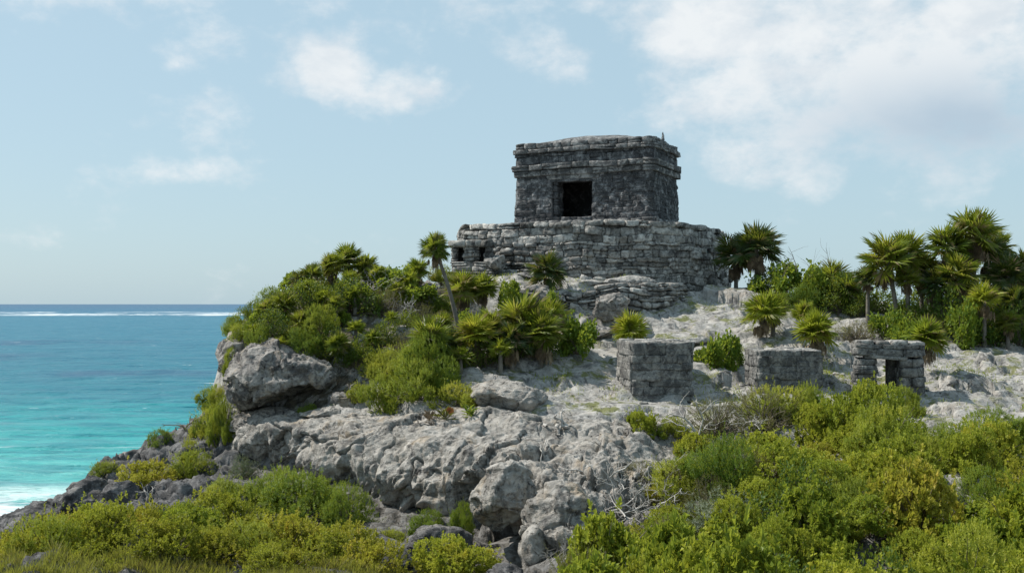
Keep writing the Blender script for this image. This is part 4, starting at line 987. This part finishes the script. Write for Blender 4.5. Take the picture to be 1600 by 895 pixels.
# stemless palms on the rock slope
G2 = 'low fan palms on the rock slope'
palm(1192,490,28.6,1.35,'low','bushy low fan palm on bare rock below the crest shrubs', trunk=.30, group=G2)
palm(1208,482,28.9,1.05,'low','upright top leaves of the bushy low fan palm cluster on bare rock', trunk=.45, group=G2)
palm(1256,492,28.4,.85,'low','small bright yellow green fan palm on the bare slope', trunk=.2, skirt=False, group=G2)
palm(1276,520,27.4,1.35,'low','bright sunlit fan palm with a brown skirt behind the low solid shrine', trunk=.4, group=G2)
palm(1448,530,26.6,1.25,'low','round olive green fan palm behind the open shrine', trunk=.3, group=G2)
palm(1390,578,26.6,.4,'young','tiny bright plant seen through the doorway of the open shrine', trunk=.1, skirt=False, group=G2)
palm(856,426,31.6,1.4,'dark','round dark green fan palm in front of the platform stair', trunk=.15, group=G2)
palm(985,518,28.2,1.2,'low','yellowing low fan palm behind the tall solid shrine', trunk=.05, skirt=False, group=G2)
# leaning palm and the palms on the left mound
G3n = 'fan palms on the left mound'
palm(680,390,28.3,1.0,'green','slender leaning fan palm with a long bare curved trunk', lean=(-.70,.0), group=G3n)
for (px, py, Y, d_, k, tr, lb) in (
 (545,408,31.6,1.1,'green',.4,'highest fan palm on the crown of the left mound'),
 (520,418,31.0,.9,'green',.4,'fan palm just left of the highest one on the mound'),
 (572,420,31.4,.9,'green',.3,'fan palm just right of the highest one on the mound'),
 (488,432,30.4,.8,'green',.3,'dusky fan palm on the upper left skyline of the mound'),
 (468,440,30.2,.7,'dark',.3,'small dark fan palm on the skyline left of the dusky one'),
 (548,440,30.2,.75,'young',.3,'bright fan palm under the highest one'),
 (483,455,29.6,.8,'young',.3,'yellow green fan palm on the left flank of the mound'),
 (440,478,29.0,.85,'green',.4,'fan palm with brown skirt low on the seaward flank'),
 (418,486,28.6,.7,'green',.3,'fan palm nearest the seaward edge of the mound'),
 (395,520,27.6,.6,'young',.15,'small spiky palm on the lip above the overhanging boulder'),
 (440,540,27.2,.55,'young',.15,'pale striped spiky plant growing on the overhanging boulder'),
 (530,540,27.2,.8,'tuft',.15,'low deep green palm beside the pale end of the boulder'),
 (556,515,28.0,.6,'young',.3,'small bright palm in the hollow of the mound'),
 (555,462,29.2,.6,'young',.3,'small lime palm in the middle of the mound'),
 (612,498,28.4,.5,'young',.2,'smallest lime palm in the middle of the mound'),
 (652,425,31.4,.8,'young',.3,'bright yellow green palm left of the leaning palm crown'),
 (640,440,30.8,.7,'young',.3,'bright low palm on the skyline right of the bare twigs'),
 (725,455,30.0,1.1,'green',.5,'drooping fan palm right of the leaning trunk'),
 (755,452,30.2,.9,'green',.5,'fan palm against the niche shrine base'),
 (672,532,26.4,1.1,'green',.7,'fan palm with pale dead leaves above the wide green shrub'),
 (700,545,26.8,1.0,'dark',.6,'dark fan palm in the shade behind the wide green shrub'),
 (745,528,26.6,1.2,'young',.8,'bright fan palm with a big brown skirt in the middle row'),
 (770,515,27.2,1.0,'green',.7,'fan palm behind the one with the big brown skirt'),
 (818,508,27.4,1.5,'green',.8,'broad fan palm filling the right of the middle row'),
 (845,522,27.0,1.2,'green',.7,'fan palm at the right end of the middle row'),
 (860,500,28.0,1.0,'green',.7,'slim leaved palm behind the right end of the middle row'),
 (800,535,26.6,1.0,'dark',.5,'dark fan palm at the front of the middle row'),
 (782,548,26.2,.6,'young',.3,'small bright palm at the foot of the middle row'),
 (505,470,29.2,.7,'young',.3,'lime palm between the two flank shrubs of the mound'),
 (590,430,31.0,.7,'young',.3,'small sunny palm on the skyline between the highest palm and the bare twigs'),
 (525,478,28.8,.6,'green',.3,'small deep green palm in the centre left of the mound'),
 (470,505,28.2,.7,'green',.3,'fan palm above the dense shrub of the overhanging boulder'),
 (585,530,27.4,.55,'green',.2,'small fan palm above the dark hollow'),
 (620,455,30.0,.6,'green',.3,'small fan palm among the bare twigs'),
 (690,510,27.6,.7,'young',.4,'yellow green palm at the foot of the leaning trunk'),
 (890,520,28.0,.6,'young',.3,'narrow leaved palm at the edge of the rock beside the row'),
 (720,560,25.9,.6,'young',.3,'short lime palm in front of the big brown skirt')):
    palm(px, py, Y-(.45 if px < 700 else .2), d_*(1.05 if px < 650 else 1.2), k, lb, trunk=tr, skirt=k not in ('tuft',) and d_ > .65, group=G3n)

# single shrubs
for a in (
 ('big',1118,580,27.0,85,60,'bright broad leaved bush between the tall solid shrine and the low one'),
 ('big',1140,575,27.3,55,45,'second broad leaved bush touching the low solid shrine'),
 ('big',905,568,27.6,80,55,'broad leaved bush left of the tall solid shrine'),
 ('big',890,545,28.2,50,40,'small broad leaved bush right of the palm row'),
 ('big',1222,450,33.6,95,50,'broad leaved crest bush beside the dark palm'),
 ('big',1275,458,33.2,90,55,'broad leaved bush in the middle of the crest'),
 ('feather',1255,468,32.8,80,45,'fine leaved bush in front of the crest bushes'),
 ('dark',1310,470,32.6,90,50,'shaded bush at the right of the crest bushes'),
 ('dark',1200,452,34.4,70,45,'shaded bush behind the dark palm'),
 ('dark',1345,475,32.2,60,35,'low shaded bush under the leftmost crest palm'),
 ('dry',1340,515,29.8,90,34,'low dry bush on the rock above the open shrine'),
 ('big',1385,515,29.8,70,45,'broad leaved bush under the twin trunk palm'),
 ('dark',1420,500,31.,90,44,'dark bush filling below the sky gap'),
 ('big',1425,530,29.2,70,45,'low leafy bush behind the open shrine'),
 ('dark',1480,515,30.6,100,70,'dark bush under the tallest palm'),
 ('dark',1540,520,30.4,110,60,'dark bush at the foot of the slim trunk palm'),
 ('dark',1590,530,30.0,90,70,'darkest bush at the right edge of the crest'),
 ('big',1500,520,29.6,70,60,'leafy bush with pale stems below the tallest palm'),
 ('feather',705,560,26.0,60,35,'fine leaved bush under the palm with pale dead leaves'),
 ('feathery',655,640,24.9,110,66,'wide feathery green shrub spilling over the cliff top'),
 ('feathery',600,622,25.4,96,62,'left lobe of feathery shrub beside the dark hollow'),
 ('feathery',640,590,26.0,100,62,'upper feathery shrub reaching up to the palm with pale dead leaves'),
 ('feathery',605,590,26.4,70,50,'rear feathery shrub over the dark hollow'),
 ('feathery',712,640,24.4,90,42,'low feathery yellow green shrub by the red leaf'),
 ('feather',690,610,25.2,80,50,'darker feathery shrub in front of the dark palm'),
 ('feathery',560,605,25.9,40,30,'small feathery shrub at the end of the curved grey root'),
 ('feather',665,590,25.6,90,80,'taller feathery shrub behind the wide one'),
 ('feather',482,640,26.0,44,26,'small green shrub on the ledge under the boulder'),
 ('feather',450,545,27.6,78,35,'dense green shrub on top of the overhanging boulder'),
 ('feather',362,572,27.2,31,35,'small bright shrub hanging on the seaward face of the boulder'),
 ('feathery',378,540,28.0,50,32,'olive shrub on the seaward lip of the mound'),
 ('dark',430,520,28.6,64,35,'dark shrub under the seaward palms'),
 ('feather',510,470,29.8,101,38,'green shrub on the seaward flank of the mound'),
 ('big',600,450,30.8,101,35,'leafy green shrub on the skyline right of the highest palm'),
 ('big',650,470,30.2,83,35,'leafy green shrub at the foot of the leaning palm'),
 ('dry',600,500,29.2,101,43,'brown twiggy shrub in the middle of the mound'),
 ('dark',545,500,29.,101,52,'dark shrub in the middle of the mound'),
 ('dark',480,505,28.8,92,52,'dark shrub on the seaward flank below the yellow green palm'),
 ('dark',600,540,27.6,73,38,'dark shrub in the hollow right of the boulder'),
 ('dark',640,520,28.4,73,35,'dark shrub behind the feathery ones'),
 ('feather',610,480,29.8,55,28,'small green shrub beside the bare twigs'),
 ('big',445,460,30.,55,27,'leafy shrub on the seaward skyline of the mound'),
 ('dry',690,500,28.8,64,35,'dry grassy bush below the leaning trunk'),
 ('big',800,470,30.4,60,45,'thin leafy shrub in front of the brown terrace boulder'),
 ('big',860,480,29.8,40,40,'thin leafy shrub in front of the terrace wall'),
 ('dark',760,560,26.6,90,50,'dark bush in the shade of the palm row'),
 ('dark',830,560,27.0,90,50,'dark bush under the broad fan palm'),
 ('big',418,520,28.4,64,34,'leafy shrub on the seaward lip behind the spiky palm'),
 ('feathery',470,545,27.8,83,38,'olive shrub behind the pale end of the boulder'),
 ('feather',434,488,29.6,64,30,'fine leaved shrub on the seaward skyline'),
 ('feathery',505,450,30.8,73,28,'light green shrub on the skyline below the dusky palm'),
 ('dark',560,555,27.0,73,43,'dark shrub in the hollow beside the pale end of the boulder'),
 ('big',560,485,29.2,73,35,'leafy bright shrub in the middle of the mound'),
 ('big',525,500,28.6,55,28,'leafy bright shrub beside the dark shrub of the mound'),
 ('dry',640,550,27.0,73,37,'brown twiggy shrub above the wide feathery green shrub'),
 ('feathery',590,575,26.6,64,35,'small olive shrub over the dark hollow'),
 ('dark',398,520,29.0,55,28,'dark shrub at the seaward end of the skyline'),
 ('dry',655,500,29.2,73,37,'brown bush left of the leaning trunk'),
 ('big',630,440,31.8,73,28,'leafy shrub on the skyline under the yellow green palm'),
 ('big',735,500,28.8,64,28,'leafy shrub right of the leaning trunk'),
 ('feather',690,470,30.4,55,27,'fine green shrub behind the leaning trunk'),
 ('dark',1370,480,33.4,110,44,'dark bush closing the skyline left of the gap'),
 ('dark',1450,485,33.4,120,52,'dark bush closing the skyline under the brown skirted palm'),
 ('dark',1540,490,33.2,140,80,'dark bush closing the skyline under the tallest palm'),
 ('dark',1610,490,33.0,140,80,'dark bush closing the skyline at the right edge'),
 ('dry',1450,520,30.2,70,40,'dry twiggy bush left of the pale stems'),
 # seaward corner and lower left
 ('feather',345,668,28.2,64,52,'tall feathery shrub leaning out over the sea'),
 ('feathery',338,722,27.0,92,66,'big feathery shrub below the boulder on the sea side'),
 ('feathery',325,650,28.6,44,34,'topmost feathery twigs above the turquoise sea'),
 ('feather',255,715,27.2,60,30,'small green shrub on the left crest by the sea'),
 ('feathery',300,745,25.4,90,45,'green shrub between the dark rocks'),
 ('feathery',165,758,26.2,55,28,'small yellow green shrub lowest on the left crest'),
 ('yellow',225,775,24.6,120,46,'spreading yellow green shrub above the dark humped boulder'),
 ('grey',378,752,24.6,60,38,'grey green shrub at the foot of the cliff'),
 ('feather',480,800,22.0,170,74,'large fresh green shrub at the foot of the cliff'),
 ('feather',430,790,22.6,120,75,'left shoulder of fresh green shrubs at the foot of the cliff'),
 ('feather',540,815,21.4,100,70,'right shoulder of fresh green shrubs beside the cave shadow'),
 ('feathery',350,800,22.2,110,50,'low green shrub between rocks and thicket'),
 ('broad',710,875,18.2,160,66,'bright green cushion shaped shrub at the bottom centre'),
 ('feather',668,808,20.6,75,40,'small green shrub above the low dark boulder'),
 ('feather',722,812,20.3,52,56,'narrow green shrub against the cliff foot'),
 ('feathery',610,832,20.6,60,24,'low green shrub in front of the cave shadow'),
 ('feather',895,822,18.1,34,18,'tiny green tuft on top of the undercut block'),
 ('feather',688,688,22.4,22,18,'tiny green tuft growing on the cliff face'),
 ('feather',492,665,25.,20,16,'tiny green tuft in a crack at the left of the cliff'),
 ('broad',935,850,17.2,60,60,'small yellow green shrub right of the undercut block'),
 # upper edge of the right thicket
 ('broad',1000,680,22.6,75,40,'small yellow green shrub on the rock below the tall solid shrine'),
 ('dry',1120,680,22.8,150,62,'brownish thin shrub left of the low solid shrine'),
 ('dry',1190,675,22.9,150,70,'brown and green open shrub hiding the foot of the low solid shrine'),
 ('feathery',1215,650,23.4,140,60,'yellow green tufted shrub hiding the low solid shrine'),
 ('feathery',1265,655,23.6,90,55,'tufted shrub at the right corner of the low solid shrine'),
 ('broad',1085,695,22.0,90,45,'yellow green shrub around the bleached upright branch'),
 ('feathery',1050,690,22.6,60,34,'small tufted shrub left of the bleached upright branch'),
 ('big',1290,670,23.,80,40,'glossy dark leaved bush right of the tufted shrubs'),
 ('big',1340,680,22.8,70,36,'glossy green bush in front of the flat grey slab'),
 ('feathery',1415,655,23.6,70,50,'tufted yellow green shrub in front of the open shrine'),
 ('dry',1000,740,20.6,110,50,'brown thin shrub above the pile of dead branches'),
 ('dry',1070,760,20.2,110,55,'brown leafless looking shrub right of the dead branches'),
 ('grey',1130,765,20.4,130,62,'hazy grey leafless shrub in the middle of the thicket'),
 ('dry',1190,790,19.8,120,70,'dark brown shrub hollow in the middle of the thicket'),
 ('dry',1330,800,18.6,90,40,'dry brown shrub deep in the thicket'),
 ('feathery',1020,735,21.2,90,40,'olive shrub left of the hazy grey one')):
    shrub_at(*a)

for (k, px, py, Y, w_, h_, lb) in (
 ('feathery',374,535,27.5,50,32,'olive green shrub draped over the seaward lip above the boulder'),
 ('feather',405,552,26.9,60,46,'bright shrub on the top left of the overhanging boulder'),
 ('dark',425,530,27.2,80,46,'dark shrub in the shade behind the top of the boulder'),
 ('feather',470,552,26.9,76,44,'dense bright green shrub over the middle of the boulder'),
 ('feathery',500,520,27.6,70,46,'olive shrub above the pale end of the boulder'),
 ('dark',515,560,27.3,70,50,'dark shrub tucked behind the pale end of the boulder'),
 ('feathery',360,585,26.9,34,44,'small bright green shrub hanging on the left face of the boulder')):
    q = PT(px, py, Y); put(k, q, w_/F*Y/2, h_/F*Y, lb)
for (k, px, py, Y, w_, h_, lb) in (
 ('feathery',352,700,26.6,64,84,'tall olive green shrub standing against the cliff below the boulder'),
 ('feather',325,708,27.2,66,72,'fresh green shrub leaning seaward below the boulder'),
 ('feathery',345,640,27.6,44,40,'upper olive shrub against the cliff wall beside the boulder'),
 ('feather',362,522,28.2,36,24,'small fresh green shrub at the seaward end of the mound skyline'),
 ('feathery',300,722,26.4,60,40,'low olive shrub at the foot of the tall seaward ones')):
    q = PT(px, py, Y); put(k, q, w_/F*Y/2, h_/F*Y, lb)
for (k, px, py, Y, w_, h_, lb) in (
 ('feathery',368,516,29.0,46,28,'lowest olive shrub where the mound skyline meets the sea horizon'),
 ('dark',395,497,29.8,50,28,'dark shrub second from the sea on the mound skyline'),
 ('feather',425,474,30.4,56,28,'fresh green shrub third from the sea on the mound skyline'),
 ('big',458,455,30.8,56,28,'leafy shrub left of the small dark palm on the mound skyline'),
 ('feathery',690,440,31.4,50,28,'olive shrub in front of the niche shrine beside the leaning trunk')):
    q = PT(px, py, Y); put(k, q, w_/F*Y/2, h_/F*Y, lb)
# thickets: shrubs nobody could single out share one label
def thicket(poly, spacing, kinds, wts, r, h, label, group, seed, zoff=0.):
    g = np.random.default_rng(seed); poly = np.array(poly); lo, hi2 = poly.min(0), poly.max(0); c = 0
    ys = np.arange(lo[1], hi2[1], spacing*.9)
    for j, y in enumerate(ys):
        for x in np.arange(lo[0], hi2[0], spacing)+(j % 2)*spacing*.5:
            q = np.array([x, y])+g.normal(0, spacing*.16, 2)
            if pdist(q[None], poly)[0] < 0: continue
            k = kinds[g.choice(len(kinds), p=wts)]; rr = g.uniform(*r); hh = g.uniform(*h)*rr/np.mean(r)
            lab = label[k] if isinstance(label, dict) else label
            put(k, (q[0], q[1], hz(q[0], q[1])[0]+zoff), rr, hh, lab, 'shrub', {'dark': 'dark shrubs of the thicket', 'dry': 'dry shrubs of the thicket', 'grey': 'grey shrubs of the thicket'}.get(k, group), .1+(.25 if k in ('dark','dry') else 0)); c += 1
    return c
KL = dict(dark='dark leaved shrub sunk among the yellow green shrubs of the right thicket', dry='brown twiggy half dead shrub among the yellow green shrubs of the right thicket', grey='hazy grey green shrub among the yellow green shrubs of the right thicket')
n1 = thicket([P(1045,21.8),P(1110,21.2),P(1240,22.3),P(1330,22.2),P(1440,22.0),P(1500,21.8),P(1720,21.6),P(1720,17.2),P(1300,17.2),P(960,17.2),P(1000,19.)], .92, ['broad','feathery','feather','yellow','dark','dry','grey'], [.50,.12,.10,.10,.08,.07,.03], (.5,.98), (.50,1.0),
   {**{k: 'yellow green shrub in the dense upper part of the right thicket' for k in ('broad','feathery','feather','yellow')}, **KL}, 'shrubs of the upper right thicket', 5)
n2 = thicket([P(950,17.2),P(1720,17.2),P(1740,11.6),P(880,11.6),P(900,14.5)], .95, ['near','nearyellow','broad','feathery','dark','dry'], [.56,.16,.12,.05,.05,.06], (.48,.92), (.55,1.1),
   {**{k: 'larger leaved yellow green shrub in the near part of the right thicket' for k in ('near','nearyellow','broad','feathery')}, **KL}, 'shrubs of the near right thicket', 6)
n3 = thicket([P(-60,20.0),P(120,20.1),P(240,20.6),P(420,20.6),P(560,19.6),P(600,18.6),P(590,17.4),P(-80,17.6)], .80, ['yellow','broad','feathery'], [.80,.10,.10], (.6,.85), (.55,.80),
   {k: 'yellowing shrub in the thicket along the bottom left' for k in ('yellow','broad','feathery')}, 'shrubs of the bottom left thicket', 8)
print('thickets', n1, n2, n3)

# dead wood
deadwood(935,760,20.6,'pile of thick bleached branches on the rock at the left of the thicket',1,n=9,L_=.9,r=.035,up=.35,spread=1.4,group='bleached branches by the thicket')
deadwood(985,800,19.4,'tangle of thin grey branches right of the undercut block',2,n=14,L_=.9,r=.018,up=.3,spread=.8,group='bleached branches by the thicket')
deadwood(1010,775,20.0,'grey brushwood heap under the brown thin shrub',3,n=14,L_=.9,r=.016,up=.3,spread=.8,group='bleached branches by the thicket')
deadwood(1090,690,22.0,'bleached upright forked branch among the shrubs',4,n=2,L_=.9,r=.035,up=1.5,wob=.25)
deadwood(950,720,21.4,'single thin dark curved branch standing on the rock',5,n=1,L_=.75,r=.012,depth=1,dirv=(-.15,0,1),wob=.15,mat=M_TWIG)
deadwood(880,668,22.6,'gnarled grey root knot lying in the rock hollow',6,n=5,L_=.42,r=.05,up=.5,depth=1,wob=.6,spread=.5)
deadwood(868,888,17.0,'spray of thin pale dead twigs in front of the undercut block',7,n=7,L_=.55,r=.008,up=1.2,spread=.5,wob=.15)
deadwood(236,780,23.2,'small white bleached twig among the lower left shrubs',8,n=2,L_=.55,r=.016,up=.8,depth=1,wob=.5)
deadwood(134,765,24.6,'little arched white twig on the shore rocks',9,n=1,L_=.35,r=.012,depth=0,dirv=(.2,0,1),wob=.7)
deadwood(292,680,27.6,'bare dark branch reaching out over the sea',10,n=2,L_=.9,r=.03,depth=1,dirv=(-.5,0,1),wob=.3,mat=M_TWIG)
deadwood(540,625,26.2,'curved grey root climbing the hollow beside the boulder',11,n=3,L_=.9,r=.035,depth=1,dirv=(.5,0,.7),wob=.45)
deadwood(610,500,29.,'tangle of bare grey twigs on the left mound',12,n=9,L_=.9,r=.014,up=.6,spread=1.2)
deadwood(590,455,30.0,'bare twigs standing above the shrubs of the mound',13,n=7,L_=.9,r=.011,up=1.2,spread=.5)
for i, (px, py) in enumerate(((1245,425),(1270,430),(1300,428),(1225,430))):
    deadwood(px, py, 33., ['thin bare twigs rising left of the centre of the crest','longest bare twig rising over the crest','thin bare twigs rising at the right of the crest','short bare twigs beside the dark palm'][i], 20+i, n=3, L_=.9, r=.008, up=2., depth=1, wob=.12, mat=M_TWIG, group='bare twigs on the crest')
deadwood(1165,770,20.0,'pale curved forked branch in front of the hazy grey shrub',30,n=3,L_=.7,r=.018,up=.8,depth=1,wob=.4)
deadwood(1200,760,20.0,'thin dark twigs of brushwood deep in the thicket hollow',31,n=12,L_=.7,r=.012,up=.6,spread=1.6,mat=M_TWIG)
deadwood(1150,665,22.4,'pale dry sticks lying under the brown open shrub',32,n=8,L_=.8,r=.012,up=.15,spread=.6)
g_ = np.random.default_rng(5)
for i in range(22):
    px = g_.choice([940, 1000, 1090, 1110, 1150, 1290, 1320, 1455, 1470, 1500, 1560])+g_.normal(0, 18); Y = g_.uniform(24.2, 26.6); x = (px-800)/F*Y; s0 = g_.uniform(.05, .13)
    rock('fallen_stone', (x, Y, hz(x, Y)[0]+s0*.15), (s0*1.3, s0, s0*.7), 300+i, M_ROCK, 'small pale fallen stone lying loose on the rock around the three small shrines', 'stone', 'loose stones around the small shrines', rz=g_.uniform(0, 3), hi=False)
# red leaf plant on the cliff top
def spiky(px, py, Y, label, seed, n, L_, mat, redone=False):
    g = np.random.default_rng(seed); r = empty('spiky_plant', PT(px, py, Y), label, 'plant'); mb = MB()
    az = g.uniform(0, 2*pi, n); el = g.uniform(.1, 1.2, n); d = np.c_[np.cos(az)*np.cos(el), np.sin(az)*np.cos(el), np.sin(el)]
    leaves(mb, g.normal(0, .04, (n, 3)), d, np.tile([0,0,1.], (n, 1)), L_*g.uniform(.6, 1.1, n), .035, .3, -.1); mb.build('leaf', mat, r, False)
    if redone:
        mb = MB(); leaves(mb, np.array([[.10,-.05,.08]]*3), np.array([[.2,0,1],[.5,0,.8],[-.1,0,1.]]), np.tile([0,-1.,.2], (3, 1)), .16, .13, .1); mb.build('red_leaf', ML_RED, r, False)
    return r
spiky(695,652,23.5,'brown and red spiky plant with one scarlet leaf on the cliff top',1,40,.30,ML_DRY,True)
spiky(672,655,23.6,'reddish brown spiky plant left of the scarlet leaf',2,30,.26,M_DEADLEAF)
spiky(735,648,23.4,'green spiky plant right of the scarlet leaf',3,40,.24,ML_GR)

# ------------------------------------------------------------------ grass
def grass():
    g = np.random.default_rng(9); mg, md = MB(), MB()
    pat = [(870,612,26,40,9,500),(840,600,22,25,6,250),(1120,560,26,40,6,150),(1030,520,29,60,7,350),(1110,470,33,45,5,180),(900,500,30.5,60,6,300),(930,450,32.2,80,5,400),(990,440,33,50,4,200),
           (960,590,25.5,25,8,180),(1310,600,26,40,14,700),(1300,580,27,30,10,300),(1345,622,24.7,30,6,350),(1150,608,25,45,7,300),(1290,545,28,40,7,200),(1480,590,26.5,40,10,200),(1500,560,27.5,50,6,150),(1560,600,26.5,50,8,150),
           (1090,600,25.5,14,6,100),(660,505,28.6,50,14,600),(700,440,31.,50,10,400),(620,470,29.8,50,10,300),(800,430,32.6,40,5,200),(775,540,27.4,40,10,300),(1400,640,24.3,120,12,500),(1250,620,24.6,50,8,250)]
    for (px, py, Y, rx, ry, n) in pat:
        a = g.normal(0, .5, (n, 2)); x = (px+a[:, 0]*rx-800)/F*Y; c = PT(px, py, Y); y = Y+a[:, 1]*ry/F*Y*6; z = hz(x, y); cl = perlin(np.c_[x*4, y*3, z*0])
        k = cl > -.12; x, y, z = x[k], y[k], z[k]; m = len(x)
        d = np.c_[g.normal(0, .5, m), g.normal(0, .5, m), np.ones(m)]
        leaves(mg, np.c_[x, y, z-.01], d, g.normal(size=(m, 3)), g.uniform(.04, .13, m), .014, .1)
    n = 30000; px = g.uniform(-40, 640, n); Y = g.uniform(15.4, 17.9, n); x = (px-800)/F*Y; y = Y; z = hz(x, y); k = perlin(np.c_[x*1.3, y*1.3, z*0+4]) > -.12; x, y, z = x[k], y[k], z[k]; m = len(x)
    d = np.c_[g.normal(.1, .45, m), g.normal(0, .45, m), np.ones(m)]; leaves(md, np.c_[x, y, z-.01], d, g.normal(size=(m, 3)), g.uniform(.08, .28, m), .012, .1)
    tag(mg.build('grass', ML_YG, None, False), 'low green moss and grass growing in patches on the rock slope', 'grass', kind='stuff')
    tag(md.build('dry_grass', leaf_mat('dry_grass_blade', ((.12,.12,.03),(.24,.20,.07),(.20,.21,.05)), trans=.4), None, False), 'dry straw coloured grass along the bottom left edge', 'grass', kind='stuff')
grass()
for o in bpy.data.objects:
    if '_used' in o.keys(): del o['_used']
